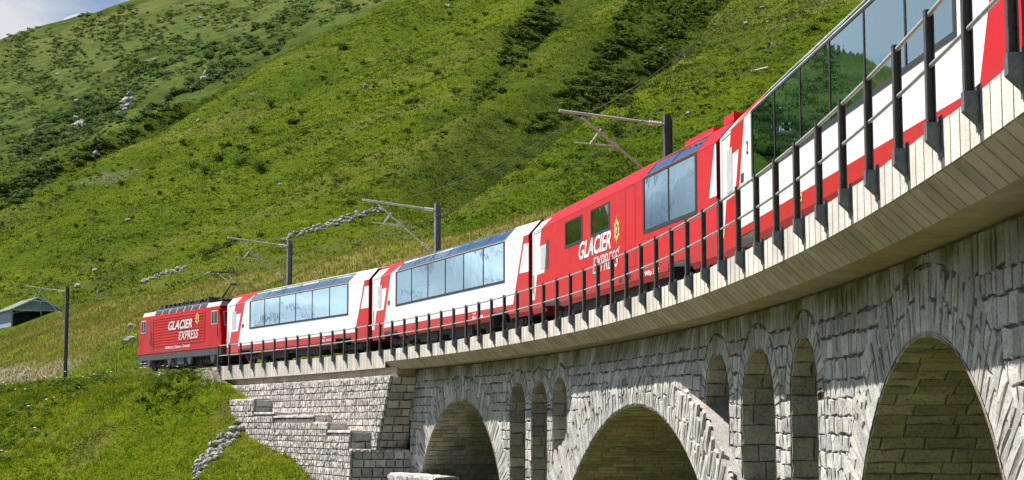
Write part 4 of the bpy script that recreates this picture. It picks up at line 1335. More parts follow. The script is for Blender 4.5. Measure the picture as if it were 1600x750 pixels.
car2 = make_car(1, 'white', 'white and red panorama carriage just left of the all red dining carriage', 'panorama_carriage')
car3 = make_car(2, 'red', 'all red dining carriage lettered GLACIER EXPRESS with a golden sun emblem', 'dining_carriage')
car4 = make_car(3, 'white', 'nearest white panorama carriage with red skirt, numbered 2 beside its first window', 'panorama_carriage')
text('Bp 2535', 4.05, 5.15, .66, .79, M['letter'], 'lettering', car1, 0, .012); text('RhB', 4.08, 4.40, .84, .90, M['letter'], 'lettering', car1, 0, 0)
text('Bp 2536', 3.75, 4.85, .66, .79, M['letter'], 'lettering', car2, 0, .012); text('RhB', 3.78, 4.10, .84, .90, M['letter'], 'lettering', car2, 0, 0)
text('2', -6.28, -6.10, 2.36, 2.62, M['black_print'], 'class_number', car4, 0, 0)
m = MB(); m.box((-1.62, -1.333, .86), (.34, .012, .14)); pn = m.build('notice_plate', M['gold'], car4)
m = MB(); m.box((-1.68, -1.341, .86), (.10, .006, .09)); m.box((-1.54, -1.341, .86), (.08, .006, .05)); m.build('notice_mark', M['black_print'], pn)

# locomotive
LSC = CS0 - .55 - 6.9
lp = P(LSC, 2.72)
loco = empty('locomotive', (lp[0], lp[1], ZR), Hd(LSC), 'red electric locomotive lettered GLACIER EXPRESS with one raised pantograph', 'locomotive')
LX0, LX1 = -6.15, 6.85
m = MB()
prof = [(-1.325, .95), (-1.325, 3.10), (-1.25, 3.18), (1.25, 3.18), (1.325, 3.10), (1.325, .95)]
pl_ = [(LX0, .95), (LX0 - .02, 1.5), (LX0 + .42, 3.02), (LX0 + .60, 3.18), (LX1 - .50, 3.18), (LX1 - .32, 3.02), (LX1 + .04, 1.5), (LX1 + .02, .95)]
m.prism(pl_, -1.325, 1.325, 'y'); m.build('body', M['red_loco'], loco, bevel=.05)
m = MB(); n = 11
for k in range(n):
    z0 = 1.37 + k * (3.05 - 1.37) / n; z1 = z0 + (3.05 - 1.37) / n * .72
    m.prism([(-1.326, z0), (-1.348, z0 + .02), (-1.334, z1), (-1.326, z1)], -3.39, 4.55, 'x')
m.build('ribbed_panel', M['red_loco'], loco)
def lsheet(x0, x1, z0, z1, mat, name, parent, off=.004, th=.01):
    mm = MB(); mm.box(((x0 + x1) / 2, -1.325 - off - th / 2, (z0 + z1) / 2), (x1 - x0, th, z1 - z0)); return mm.build(name, mat, parent)
for x0, x1 in ((-5.55, -4.72), (5.43, 6.32)):
    f = lsheet(x0, x1, 2.22, 2.96, M['grey_paint'], 'cab_window', loco); lsheet(x0 + .06, x1 - .06, 2.28, 2.90, M['louvre'], 'pane', f, .012)
    lsheet((x0 + x1) / 2 - .02, (x0 + x1) / 2 + .02, 2.28, 2.90, M['grey_paint'], 'window_bar', f, .02)
d = lsheet(-4.08, -3.50, 1.28, 2.96, M['red_loco'], 'cab_door', loco, .0, .014)
lsheet(-3.98, -3.88, 1.5, 2.86, M['black_print'], 'door_recess', d, .016, .006)
m = MB(); m.bar((-3.62, -1.40, 1.4), (-3.62, -1.40, 2.2), .02); m.bar((-5.85, -1.40, 1.55), (-5.75, -1.40, 2.0), .02); m.bar((6.55, -1.40, 1.55), (6.5, -1.40, 2.1), .02); m.build('grab_rail', M['frame_grey'], loco)
m = MB(); m.prism([(-1.32, .42), (-1.32, .948), (1.32, .948), (1.32, .42)], LX0 + .05, LX0 + .75, 'x'); m.prism([(-1.32, .62), (-1.32, .948), (1.32, .948), (1.32, .62)], LX0 + .751, LX1 - .02, 'x')
for x in (-4.3, -.9, 2.2, 5.6): m.prism([(x - .35, .62), (x + .35, .62), (x + .12, .22), (x - .12, .22)], -1.30, -1.16, 'y')
m.build('frame', M['frame_grey'], loco)
m = MB(); m.box((.6, -.95, .38), (2.0, .5, .42)); m.bar((-.9, -1.0, .42), (-.9, -.5, .42), .24, 12); m.box((.4, 0, .4), (10.5, 1.5, .45)); m.build('equipment_box', M['black'], loco)
m = MB(); m.box((.75, -1.22, .46), (1.0, .06, .36)); m.bar((-.55, -1.24, .42), (-.55, -1.1, .42), .2, 14); m.build('battery_box', M['frame_grey'], loco)
m = MB()
for x in (-5.6, -4.9): 
    for z in (.25, .48): m.box((x + .2, -1.28, z), (.4, .16, .04))
m.build('cab_step', M['grey_paint'], loco)
for x in (-3.6, 3.8):
    b = link('bogie', bog_me, loco); b.location = (x, 0, 0)
    for dx in (-1.1, 1.1): q = link('wheelset', wheel_me, b); q.location = (dx, 0, .05); q.scale = (1.15, 1.4, 1.15)
# end window on the coupled end and headlights at both ends
m = MB()
def endpt(z): return LX1 + .04 - (z - 1.5) / 1.52 * .36
for y0, y1 in ((-1.12, -.12), (.12, 1.12)):
    for k, (g, off) in enumerate(((0, .012), (.07, .02))):
        z0, z1 = 2.12 + g, 2.92 - g
        vs = [(endpt(z0) + off, y0 + g, z0), (endpt(z0) + off, y1 - g, z0), (endpt(z1) + off, y1 - g, z1), (endpt(z1) + off, y0 + g, z1)]
        m.add(vs, [(0, 1, 2, 3)], k)
m.build('end_window', [M['grey_paint'], M['louvre']], loco, fix=False)
for y in (-.95, .95):
    mm = MB(); mm.bar((LX1 + .03, y, 1.35), (LX1 + .09, y, 1.35), .12, 14); mm.build('headlight', M['grey_paint'], loco)
# roof: pale edge, slanted grilles, switchgear
m = MB()
m.prism([(-1.27, 3.183), (-1.16, 3.42), (1.16, 3.42), (1.27, 3.183)], LX0 + .62, LX1 - .35, 'x')
m.build('roof', M['roof_grey'], loco)
m = MB()
for k in range(7):
    x = -3.4 + k * 1.16
    q = [Vector((x, -1.262 - .012, 3.20)), Vector((x + .95, -1.274, 3.20)), Vector((x + .95, -1.165, 3.41)), Vector((x, -1.165, 3.41))]
    b_ = [p + Vector((0, -.02, .01)) for p in q]
    m.add(q + b_, [(4, 5, 6, 7), (0, 1, 5, 4), (1, 2, 6, 5), (2, 3, 7, 6), (3, 0, 4, 7)])
m.build('louvre', M['louvre'], loco)
m = MB()
m.box((.3, 0, 3.5), (8.2, 1.9, .16)); m.box((-1.5, -.2, 3.63), (2.6, 1.2, .16)); m.box((1.8, -.1, 3.63), (2.2, 1.3, .14))
for k in range(9): m.bar((-3.5 + k * .95, -.55, 3.5), (-3.5 + k * .95, -.55, 3.76), .05); m.bar((-3.5 + k * .95, .5, 3.5), (-3.5 + k * .95, .5, 3.76), .05)
m.bar((-3.7, -.55, 3.78), (4.3, -.55, 3.78), .025); m.bar((-3.7, .5, 3.78), (4.3, .5, 3.78), .025)
random.seed(21)
for k in range(16):
    m.box((-3.6 + k * .52, random.uniform(-.75, .3), 3.62), (random.uniform(.2, .5), random.uniform(.3, .8), random.uniform(.12, .34)))
for k in range(12): m.bar((-3.5 + k * .7, -.85, 3.5), (-3.5 + k * .7, -.85, 3.72), .045); m.box((-3.5 + k * .7, -.85, 3.74), (.16, .12, .05))
m.build('roof_switchgear', M['louvre'], loco)
m = MB()
for k in range(2): m.bar((-4.2, -1.02 + .0, 3.44 + .02), (4.5, -1.02, 3.46), .02)
m.box((4.75, -.95, 3.30), (1.1, .36, .26)); m.box((-4.6, -.95, 3.30), (.9, .36, .24)); m.build('roof_fairing', M['grey_paint'], loco)
# pantograph (single arm)
pa = MB(); pa.box((4.1, 0, 3.66), (1.7, 1.1, .06))
for x in (3.4, 4.8):
    for y in (-.5, .5): pa.bar((x, y, 3.42), (x, y, 3.66), .06)
pa.build('pantograph_base', M['frame_grey'], loco)
pa = MB(); pa.bar((3.75, -.12, 3.72), (5.15, -.10, 4.46), .06, r2=.045); pa.bar((3.95, .15, 3.72), (5.1, .12, 4.42), .025); pa.bar((5.15, -.18, 4.46), (5.15, .18, 4.46), .07); pa.build('pantograph_lower_arm', M['louvre'], loco)
pa = MB(); pa.bar((5.15, -.14, 4.46), (3.55, -.30, 5.17), .024); pa.bar((5.15, .14, 4.46), (3.55, .30, 5.17), .024); pa.build('pantograph_upper_arm', M['frame_grey'], loco)
pa = MB()
for x in (3.4, 3.75):
    pts = [(x, -.95, 5.06), (x, -.72, 5.22), (x, .72, 5.22), (x, .95, 5.06)]
    pa.path(pts, .03)
pa.bar((3.4, -.5, 5.2), (3.75, -.5, 5.2), .02); pa.bar((3.4, .5, 5.2), (3.75, .5, 5.2), .02)
pa.build('pantograph_head', M['frame_grey'], loco)
text('GLACIER', -.98, 2.70, 2.20, 2.70, M['letter'], 'lettering', loco, .3, .02, y=-1.350)
text('EXPRESS', .67, 3.68, 1.60, 2.06, M['letter'], 'lettering', loco, .3, .004, y=-1.350)
text('St.Moritz | Davos - Zermatt', -1.42, 2.38, 1.12, 1.34, M['letter'], 'lettering', loco, 0, .012, y=-1.326)
sun_emblem(3.44, 2.66, .36, .40, loco)
for o in [c for c in loco.children if c.name.startswith('sun_emblem')]: o.location.y = -.02

# one passenger at the first window of the nearest carriage
def person(x, y, parent_car):
    t = parent_car.matrix_basis if False else None
    bpy.context.view_layer.update()
    mw = parent_car.matrix_world
    root = empty('person', mw @ Vector((x, y, 1.31)), parent_car.rotation_euler.z, 'grey haired passenger in pale blue seated at first window of nearest carriage', 'person')
    bm = bmesh.new()
    J = [(0, 0, .02), (0, 0, .22), (0, 0, .45), (0, 0, .56), (.02, 0, .64), (.05, 0, .76), (0, -.2, .45), (.05, -.26, .22), (.28, -.2, .16), (.36, -.18, .15), (0, .2, .45), (.05, .26, .22), (.28, .2, .16), (.36, .18, .15), (.18, -.1, .03), (.44, -.11, .04), (.46, -.11, -.36), (.56, -.11, -.40), (.18, .1, .03), (.44, .11, .04), (.46, .11, -.36), (.56, .11, -.40)]
    Rr = [.15, .145, .15, .075, .06, .095, .07, .05, .04, .035, .07, .05, .04, .035, .09, .07, .055, .04, .09, .07, .055, .04]
    E = [(0, 1), (1, 2), (2, 3), (3, 4), (4, 5), (2, 6), (6, 7), (7, 8), (8, 9), (2, 10), (10, 11), (11, 12), (12, 13), (0, 14), (14, 15), (15, 16), (16, 17), (0, 18), (18, 19), (19, 20), (20, 21)]
    me = bpy.data.meshes.new('body'); me.from_pydata(J, E, []); me.materials.append(M['shirt'])
    o = link('body', me, root)
    o.modifiers.new('skin', 'SKIN')
    for i, v in enumerate(me.skin_vertices[0].data): v.radius = (Rr[i], Rr[i]); v.use_root = i == 0
    o.modifiers.new('sub', 'SUBSURF').levels = 1
    bm.free()
    m = MB(); rings = []
    for k in range(9):
        a = math.pi * k / 8
        for j in range(12): rings.append((.055 + .10 * math.sin(a) * math.cos(2 * math.pi * j / 12), .08 * math.sin(a) * math.sin(2 * math.pi * j / 12), .76 + .125 * math.cos(a)))
    fs = [(k * 12 + j, k * 12 + (j + 1) % 12, (k + 1) * 12 + (j + 1) % 12, (k + 1) * 12 + j) for k in range(8) for j in range(12)]
    m.add(rings, fs); m.box((.165, 0, .745), (.04, .03, .05)); m.box((.152, 0, .69), (.02, .05, .015)); m.box((.145, -.035, .785), (.02, .03, .018)); m.box((.145, .035, .785), (.02, .03, .018)); m.box((.05, -.085, .76), (.03, .02, .05)); m.box((.05, .085, .76), (.03, .02, .05)); m.build('head', M['skin'], root, smooth=True)
    m = MB(); rings = []
    for k in range(6):
        a = math.pi * k / 9
        for j in range(12): rings.append((.04 + .112 * math.sin(a) * math.cos(2 * math.pi * j / 12), .094 * math.sin(a) * math.sin(2 * math.pi * j / 12), .775 + .13 * math.cos(a) - (.05 if k == 5 and math.cos(2 * math.pi * j / 12) < .2 else 0)))
    fs = [(k * 12 + j, k * 12 + (j + 1) % 12, (k + 1) * 12 + (j + 1) % 12, (k + 1) * 12 + j) for k in range(5) for j in range(12)]
    m.add(rings, fs); m.build('hair', M['hair'], root, smooth=True)
person(-5.0, -.72, car4)

# ------------------------------------------------------------------ overhead line
def mast(s, zb, w, arm, mat, label):
    h = Hd(s); p = P(s, w, zb); ht = 9.9 - zb
    o = empty('catenary_mast', p, h, label, 'catenary mast')
    m = MB()
    for y in (-.12, .12): m.box((0, y, ht / 2), (.20, .022, ht))
    m.box((0, 0, ht / 2), (.022, .22, ht)); m.build('pole', mat, o)
    m = MB(); m.box((0, 0, .06), (.5, .5, .24)); m.build('base_plate', M['soffit'], o)
    z2 = ht - .32
    m = MB(); m.bar((0, -.14, z2), (0, -arm, z2 + .28), .045); m.build('cantilever_tube', M['steel'], o)
    m = MB(); m.bar((0, -.14, z2 - 2.0), (0, -arm + .75, z2 + .10), .036); m.build('strut', M['steel'], o)
    m = MB()
    for k in range(5): m.bar((0, -.22 - k * .09, z2 + .01 + k * .006), (0, -.27 - k * .09, z2 + .013 + k * .006), .075, 10)
    m.build('insulator', M['insul'], o); m = MB()
    for k in range(4):
        t = .10 + k * .035; m.bar((0, -.14 - (arm - .89) * t, z2 - 2.0 + 2.1 * t), (0, -.14 - (arm - .89) * (t + .018), z2 - 2.0 + 2.1 * (t + .018)), .07, 10)
    m.build('insulator', M['insul'], o)
    m = MB(); m.bar((0, -1.65, z2 - .78), (0, -3.15, z2 - .72), .02); m.bar((0, -2.62, z2 - .75), (.0, -2.25, z2 - .25), .035); m.bar((0, -1.7, z2 - .78), (0, -1.85, z2 - .45), .018)
    m.bar((0, -1.95, z2 - .78), (0, -1.95, z2 - .98), .018); m.build('registration_arm', M['steel'], o)
    m = MB(); m.box((.02, 0, ht * .62), (.26, .27, .05)); m.box((.02, 0, ht * .5), (.26, .27, .05)); m.build('clamp', M['frame_grey'], o)
    return o
mast(-80.6, 2.9, 5.0, 3.0, M['mast_dark'], 'catenary mast standing alone left of the locomotive in front of the barn')
mast(-42.5, 2.8, 5.6, 3.6, M['mast'], 'catenary mast rising just behind the first carriage beside the pantograph')
mast(-24.9, 2.8, 5.6, 3.6, M['mast'], 'grey catenary mast rising behind the second panorama carriage')
mast(-2.0, 2.4, 5.6, 3.65, M['mast_dark'], 'dark catenary mast rising behind the red dining carriage')
mast(20.5, 2.4, 5.6, 3.65, M['mast_dark'], 'catenary mast hidden behind the nearest panorama carriage') if False else None
def wire(name, label, w, z, sag, r):
    m = MB(); knots = [-160, -120, -80.6, -42.5, -24.9, -2.0, 21, 46]
    pts = []
    for a, b in zip(knots[:-1], knots[1:]):
        for k in range(6):
            t = k / 6; A, B = Vector(P(a, w, z)), Vector(P(b, w, z)); q = A.lerp(B, t); q.z -= sag * 4 * t * (1 - t); pts.append(tuple(q))
    m.path(pts, r, 5); o = m.build(name, M['louvre']); tag(o, label, 'wire')
wire('contact_wire', 'thin contact wire strung low over the track below the mast arms', 2.75, 8.27, .03, .011)
wire('catenary_wire', 'thin sagging carrier wire strung over the track from mast arm to mast arm', 2.75, 9.75, .5, .011)

# ------------------------------------------------------------------ barn
bx_, by_, bz_, _ = at_ground([(42, 503)], 130, 260)
barn = empty('barn', (float(bx_[0]), float(by_[0]) + 3.0, float(bz_[0]) - .35), R(30), 'small blue grey timber barn with dark open front on the meadow edge', 'barn')
m = MB(); m.box((-3.4, 2.6, 1.0), (.2, 8.0, 2.4)); m.box((3.2, 4.2, 1.0), (.2, 4.8, 2.4)); m.box((0, 6.6, 1.2), (6.9, .2, 2.6)); m.build('wall', M['barn'], barn)
m = MB(); m.prism([(-3.6, 2.15), (3.6, 2.15), (0, 3.75)], -1.25, -1.10, 'y'); m.build('gable', M['barn'], barn)
for k in range(15):
    x = -3.35 + k * .48; hgt = 1.55 * (1 - abs(x) / 3.6)
    if hgt > .15:
        mm = MB(); mm.box((x, -1.27, 2.17 + hgt / 2), (.44, .03, hgt)); mm.build('gable_board', M['barn'], barn)
m = MB()
for sg in (-1, 1):
    vs = [(sg * 4.0, -1.7, 1.95), (sg * 4.0, 7.2, 1.95), (0, 7.2, 3.86), (0, -1.7, 3.86)]
    m.add(vs + [(a, b, c + .12) for a, b, c in vs], [(3, 2, 1, 0), (4, 5, 6, 7), (0, 1, 5, 4), (1, 2, 6, 5), (2, 3, 7, 6), (3, 0, 4, 7)])
m.build('roof', M['barn_roof'], barn)
m = MB()
for sg in (-1, 1): m.bar((sg * 3.95, -1.78, 1.98), (0, -1.78, 3.88), .15, 4)
m.bar((-3.6, -1.3, 2.15), (3.6, -1.3, 2.15), .13, 4); m.build('barge_board', M['barn_trim'], barn)
barn.scale = (.84, .84, .84)
for x in (-3.3, 0.6, 3.3):
    mm = MB(); mm.box((x, -1.15, .9), (.16, .16, 2.5)); mm.build('post', M['barn'], barn)
m = MB(); m.box((0, 2.6, -.05), (6.8, 8.0, .1)); m.build('floor', M['frame_grey'], barn)

# ------------------------------------------------------------------ vegetation
def bush_mesh(name, mat, n=240, blobs=5, leaf=.16, flat_=.75):
    m = MB(); cs = [(random.uniform(-.5, .5), random.uniform(-.5, .5), random.uniform(.22, .75) * flat_, random.uniform(.28, .5)) for _ in range(blobs)]
    for i in range(n):
        c = random.choice(cs); d = Vector((random.gauss(0, 1), random.gauss(0, 1), random.gauss(0, 1))).normalized() * c[3] * random.uniform(.55, 1.05)
        p = Vector(c[:3]) + d * (1 if d.z > 0 else .7)
        p.z = max(.02, p.z)
        u = Vector((random.gauss(0, 1), random.gauss(0, 1), random.gauss(0, .5))).normalized(); w = d.normalized().cross(u)
        if w.length < .1: continue
        w.normalize(); l = leaf * random.uniform(.6, 1.3); t = min(1, max(0, random.random()))
        m.add([p - u * l * .5, p + w * l * .4, p + u * l * .6, p - w * l * .4], [(0, 1, 2, 3)], 0, t)
    for k in range(3): m.bar((0, 0, -.1), (random.uniform(-.3, .3), random.uniform(-.3, .3), .5), .03, 4)
    return m.mesh(name, mat, tone=True)
BUSH = [bush_mesh('shrub', M['leaf'], 260, random.randint(4, 7)) for _ in range(5)]
BUSHF = [bush_mesh('shrub', M['leaf_far'], 170, random.randint(4, 6), .22) for _ in range(4)]
SINGLE = [(406, 256, 20), (336, 244, 20), (372, 250, 22), (352, 224, 16), (380, 230, 18), (394, 200, 16), (424, 162, 16), (460, 188, 16), (474, 206, 14), (296, 240, 10), (300, 256, 15), (320, 264, 15), (232, 276, 12), (192, 286, 12), (268, 282, 8), (288, 222, 14), (418, 209, 7), (490, 106, 8), (532, 70, 18), (566, 96, 12), (640, 92, 18), (684, 112, 14), (710, 140, 14), (716, 52, 12), (740, 32, 12), (648, 154, 16), (640, 158, 13), (626, 142, 12), (540, 144, 10), (528, 152, 9), (472, 174, 14), (456, 190, 14), (636, 204, 12), (692, 206, 9), (680, 226, 8), (600, 220, 10), (826, 116, 16), (844, 108, 14), (858, 104, 9), (794, 188, 14), (536, 280, 18), (812, 260, 16), (856, 256, 18), (884, 262, 12), (976, 184, 22), (964, 200, 24), (985, 178, 15), (1152, 76, 10), (1200, 68, 8), (1240, 60, 9), (1272, 42, 15), (1290, 30, 13), (1190, 74, 9), (1260, 48, 10), (350, 380, 20), (333, 387, 17), (320, 393, 14), (367, 373, 17), (407, 367, 14), (298, 400, 12), (545, 318, 12), (980, 250, 10), (1060, 170, 9), (1100, 150, 8), (760, 20, 10), (690, 30, 9), (588, 130, 8), (510, 130, 8), (448, 240, 9), (512, 238, 8), (560, 250, 9), (250, 300, 9), (150, 330, 10), (120, 350, 9), (205, 340, 8), (90, 400, 9), (60, 370, 8), (300, 330, 9), (420, 300, 8), (480, 300, 8), (120, 70, 9), (160, 60, 8), (250, 57, 8), (310, 54, 7), (135, 150, 9), (70, 120, 9), (190, 110, 8), (370, 40, 8)]
def region(a, b):
    if b < 330 and a < 440 - b * 1.4: return 'on the far ridge at upper left'
    if b > 355: return 'at the slope foot above the meadow'
    if a < 250: return 'low on the left slope below the ravine'
    if a < 350: return 'on the left slope beside the scree'
    if a < 440: return 'on the slope above the first carriage'
    if a < 560: return 'on the slope above the second mast'
    if a < 660: return 'on the slope above the third mast'
    if a < 780: return 'left of the narrow shrubby gully'
    if a < 900: return 'between the two shrubby gullies'
    if a < 1080: return 'beside the wide gully above the dining carriage'
    return 'on the slope above the nearest carriage'
def label_all(items, cat, noun, group, lim):
    cells = {}
    for it in items:
        sz = 'small' if it[3] <= lim[0] else ('medium' if it[3] <= lim[1] else 'large')
        cells.setdefault((sz, region(it[1], it[2])), []).append(it)
    for (sz, rg), L in cells.items():
        L.sort(key=lambda q: q[1]); n = len(L)
        top = min(L, key=lambda q: q[2]); low = max(L, key=lambda q: q[2])
        for k, it in enumerate(L):
            if n == 1: pre = ''
            elif n == 2: pre = ('left', 'right')[k] + ' one of two: '
            elif k == 0: pre = 'leftmost '
            elif k == n - 1: pre = 'rightmost '
            elif it is top: pre = 'highest '
            elif it is low: pre = 'lowest '
            elif n == 4 or (n == 5): pre = 'second from left '
            else: pre = 'inner '
            tag(it[0], f'{pre}{sz} {noun} {rg}', cat, group)
shr = []
x, y, z, ok = at_hill([(a, b + c * .4) for a, b, c in SINGLE])
for i, (a, b, c) in enumerate(SINGLE):
    if not ok[i]: continue
    d = math.hypot(x[i], y[i]); size = c * d / F * .95
    far = b < 330 and a < 440 - b * 1.4
    o = link('shrub', random.choice(BUSHF if far else BUSH))
    o.location = (x[i], y[i], z[i] - .05 * size); o.scale = (size * random.uniform(.8, 1.15), size, size * random.uniform(.7, 1.0)); o.rotation_euler = (0, 0, random.uniform(0, 6))
    shr.append((o, a, b, c))
label_all(shr, 'shrub', 'dark green shrub', 'shrubs scattered over the pasture', (11, 17))
def in_poly(p, poly):
    r = False; n = len(poly)
    for i in range(n):
        a, b = poly[i], poly[(i + 1) % n]
        if (a[1] > p[1]) != (b[1] > p[1]) and p[0] < (b[0] - a[0]) * (p[1] - a[1]) / (b[1] - a[1]) + a[0]: r = not r
    return r
def sample(poly, n):
    xs = [p[0] for p in poly]; ys = [p[1] for p in poly]; out = []
    while len(out) < n:
        p = (random.uniform(min(xs), max(xs)), random.uniform(min(ys), max(ys)))
        if in_poly(p, poly): out.append(p)
    return out
def thicket(name, polys, size, meshes, cutoff=-.06, zs=.6):
    m = MB(); pts = []
    for poly, n in polys: pts += sample(poly, n)
    pa = np.array(pts); keep = fbm(pa[:, 0] / 34, pa[:, 1] / 22, 4, 120 + len(pts) % 7) + rng.normal(0, .06, len(pts)) > cutoff
    pts = [q for q, kk in zip(pts, keep) if kk]
    x, y, z, ok = at_hill(pts)
    data = []
    for me in meshes:
        v = np.empty(len(me.vertices) * 3); me.vertices.foreach_get('co', v); v = v.reshape(-1, 3)
        t = np.empty(len(me.vertices)); me.attributes['tone'].data.foreach_get('value', t)
        data.append((v, [tuple(p.vertices) for p in me.polygons], t))
    V, Fq, T = [], [], []; off = 0
    for i in range(len(pts)):
        if not ok[i]: continue
        v, f, t = random.choice(data); sz = random.uniform(*size) * math.hypot(x[i], y[i]) / F; an = random.uniform(0, 6.3)
        c, sn = math.cos(an), math.sin(an)
        q = np.stack([(v[:, 0] * c - v[:, 1] * sn) * sz + x[i], (v[:, 0] * sn + v[:, 1] * c) * sz + y[i], v[:, 2] * sz * zs + z[i] - .1 * sz], 1)
        V.append(q); Fq += [tuple(k + off for k in g) for g in f]; T.append(t * .7 + random.uniform(0, .5)); off += len(v)
    me = bpy.data.meshes.new(name); me.from_pydata(np.concatenate(V).tolist(), [], Fq); me.materials.append(meshes[0].materials[0])
    at = me.attributes.new('tone', 'FLOAT', 'POINT'); at.data.foreach_set('value', np.concatenate(T))
    o = link(name, me); o['kind'] = 'stuff'; return o
SMALL = [bush_mesh('scrub', M['leaf'], 70, 4, .28) for _ in range(4)]
SMALLF = [bush_mesh('scrub', M['leaf_far'], 60, 4, .30) for _ in range(4)]
thicket('gully_thicket', [([(985, 0), (1130, 0), (1085, 60), (1030, 105), (985, 140), (930, 165), (880, 178), (870, 150), (915, 110), (950, 60), (970, 20)], 520),
                          ([(880, 178), (930, 165), (985, 142), (990, 165), (930, 178), (860, 205), (820, 210), (845, 180)], 90),
                          ([(860, 0), (885, 0), (845, 60), (830, 90), (800, 130), (770, 158), (735, 158), (775, 115), (790, 60), (820, 20)], 170)], (8, 21), SMALL, -.15)
thicket('ravine_thicket', [([(0, 290), (60, 262), (130, 232), (180, 205), (190, 225), (120, 262), (60, 300), (0, 345)], 210),
                           ([(170, 215), (240, 165), (290, 130), (330, 115), (340, 125), (270, 165), (215, 215), (170, 240)], 150),
                           ([(330, 105), (440, 62), (445, 75), (380, 110), (335, 125)], 80),
                           ([(0, 205), (60, 185), (140, 160), (205, 150), (190, 195), (130, 215), (60, 245), (0, 268)], 260),
                           ([(200, 95), (320, 75), (420, 30), (600, 0), (520, 20), (400, 70), (320, 105), (220, 130)], 170)], (6, 18), SMALLF, -.08)
thicket('hillside_scrub', [([(0, 60), (180, 20), (600, 0), (440, 70), (250, 130), (180, 200), (0, 200)], 420),
                           ([(0, 340), (200, 240), (450, 80), (620, 0), (860, 0), (780, 150), (600, 300), (250, 410), (120, 460), (0, 440)], 650),
                           ([(860, 230), (1000, 160), (1140, 20), (1290, 0), (1300, 40), (1150, 190), (1000, 250), (860, 290)], 320)], (3, 10), SMALL + SMALLF, .0)
thicket('ridge_scrub', [([(0, 70), (40, 35), (200, 8), (420, 0), (600, 0), (440, 70), (250, 130), (180, 200), (0, 260)], 5200), ([(0, 262), (180, 200), (330, 115), (440, 66), (450, 76), (240, 220), (150, 290), (0, 350)], 900)], (3, 9), SMALLF, -.02, zs=.45)

def tufts(name, X, Y, Z, mat, h0, h1, spread, blades, wid, lean=.6, tone=None):
    n = len(X); N = n * blades
    bx0 = np.repeat(X, blades) + rng.normal(0, spread, N); by0 = np.repeat(Y, blades) + rng.normal(0, spread, N); bz0 = np.repeat(Z, blades) - .03
    an = rng.uniform(0, 6.283, N); hh = rng.uniform(h0, h1, N) * np.repeat(rng.uniform(.7, 1.3, n), blades); le = rng.uniform(0, lean, N) * hh; w = wid * rng.uniform(.6, 1.4, N)
    ca, sa = np.cos(an), np.sin(an)
    v = np.empty((N, 3, 3))
    v[:, 0] = np.stack([bx0 - sa * w, by0 + ca * w, bz0], 1); v[:, 1] = np.stack([bx0 + sa * w, by0 - ca * w, bz0], 1)
    v[:, 2] = np.stack([bx0 + ca * le, by0 + sa * le, bz0 + hh], 1)
    base = rng.uniform(0, 1, n) if tone is None else np.clip(tone, 0, 1)
    tone = np.repeat(np.clip(np.repeat(base, blades) * .85 + rng.uniform(0, .15, N), 0, 1), 3)
    me = bpy.data.meshes.new(name); me.vertices.add(N * 3); me.vertices.foreach_set('co', v.ravel())
    me.loops.add(N * 3); me.loops.foreach_set('vertex_index', np.arange(N * 3)); me.polygons.add(N)
    me.polygons.foreach_set('loop_start', np.arange(N) * 3); me.polygons.foreach_set('loop_total', np.full(N, 3))
    at = me.attributes.new('tone', 'FLOAT', 'POINT'); at.data.foreach_set('value', tone)
    me.materials.append(mat); me.update(); o = link(name, me); o['kind'] = 'stuff'; return o
def scatter_sw(n, s0, s1, w0, w1, pw=1.0):
    s = rng.uniform(s0, s1, n); w = w0 + (w1 - w0) * rng.random(n) ** pw
    pts = np.array([P(a, b)[:2] for a, b in zip(s, w)]); return pts[:, 0], pts[:, 1], s, w
x, y, s, w = scatter_sw(44000, -105, -15, -14, -.3)
k = ~((s > -34) & (w > -1.0)); x, y = x[k], y[k]
tufts('knoll_grass', x, y, ground(x, y), M['blade'], .07, .23, .10, 6, .022, tone=.5 + 1.6 * fbm(x / 3.2, y / 3.2, 4, 130) + .8 * fbm(x / .8, y / .8, 2, 131))
x, y, s, w = scatter_sw(46000, -150, 12, 5.6, 33, 1.1)
tufts('meadow_grass', x, y, ground(x, y), M['blade_dry'], .12, .40, .16, 4, .035, tone=.5 + 1.4 * fbm(x / 9, y / 9, 4, 132) + 1.0 * fbm(x / 1.6, y / 1.6, 2, 133))
# low herbs over the main slope, denser where it is near
x = rng.uniform(-170, 140, 210000); y = 190 + 320 * rng.random(210000) ** 1.4
k = np.abs(x) < .37 * y + 8; x, y = x[k], y[k]
u_, v_ = .753 * x - .658 * y, .658 * x + .753 * y        # along and across the contour lines: cattle terraces
u_, v_ = .658 * x + .753 * y, .753 * x - .658 * y
tn = .50 + 1.7 * fbm(v_ / 9, u_ / 1.5, 3, 97) + 1.3 * fbm(x / 13, y / 26, 4, 98) + 1.0 * fbm(x / 50, y / 90, 3, 99) + 1.3 * fbm(v_ / 16, u_ / 90, 3, 101)  # last term paints light and dark of the hill folds into herb tone
tufts('pasture_herbs', x, y, hill(x, y), M['herb'], .10, .34, .30, 4, .11, lean=1.2, tone=tn)
# darker heath flecks between the grass
x = rng.uniform(-170, 140, 130000); y = 190 + 320 * rng.random(130000) ** 1.4
u_, v_ = .753 * x - .658 * y, .658 * x + .753 * y
k = (np.abs(x) < .37 * y + 8) & (fbm(u_ / 5, v_ / 1.4, 3, 140) + .8 * fbm(x / 30, y / 45, 3, 141) > .03); x, y = x[k], y[k]
tufts('pasture_heath', x, y, hill(x, y), M['leaf'], .14, .40, .22, 5, .13, lean=.8, tone=rng.uniform(0, .5, len(x)))
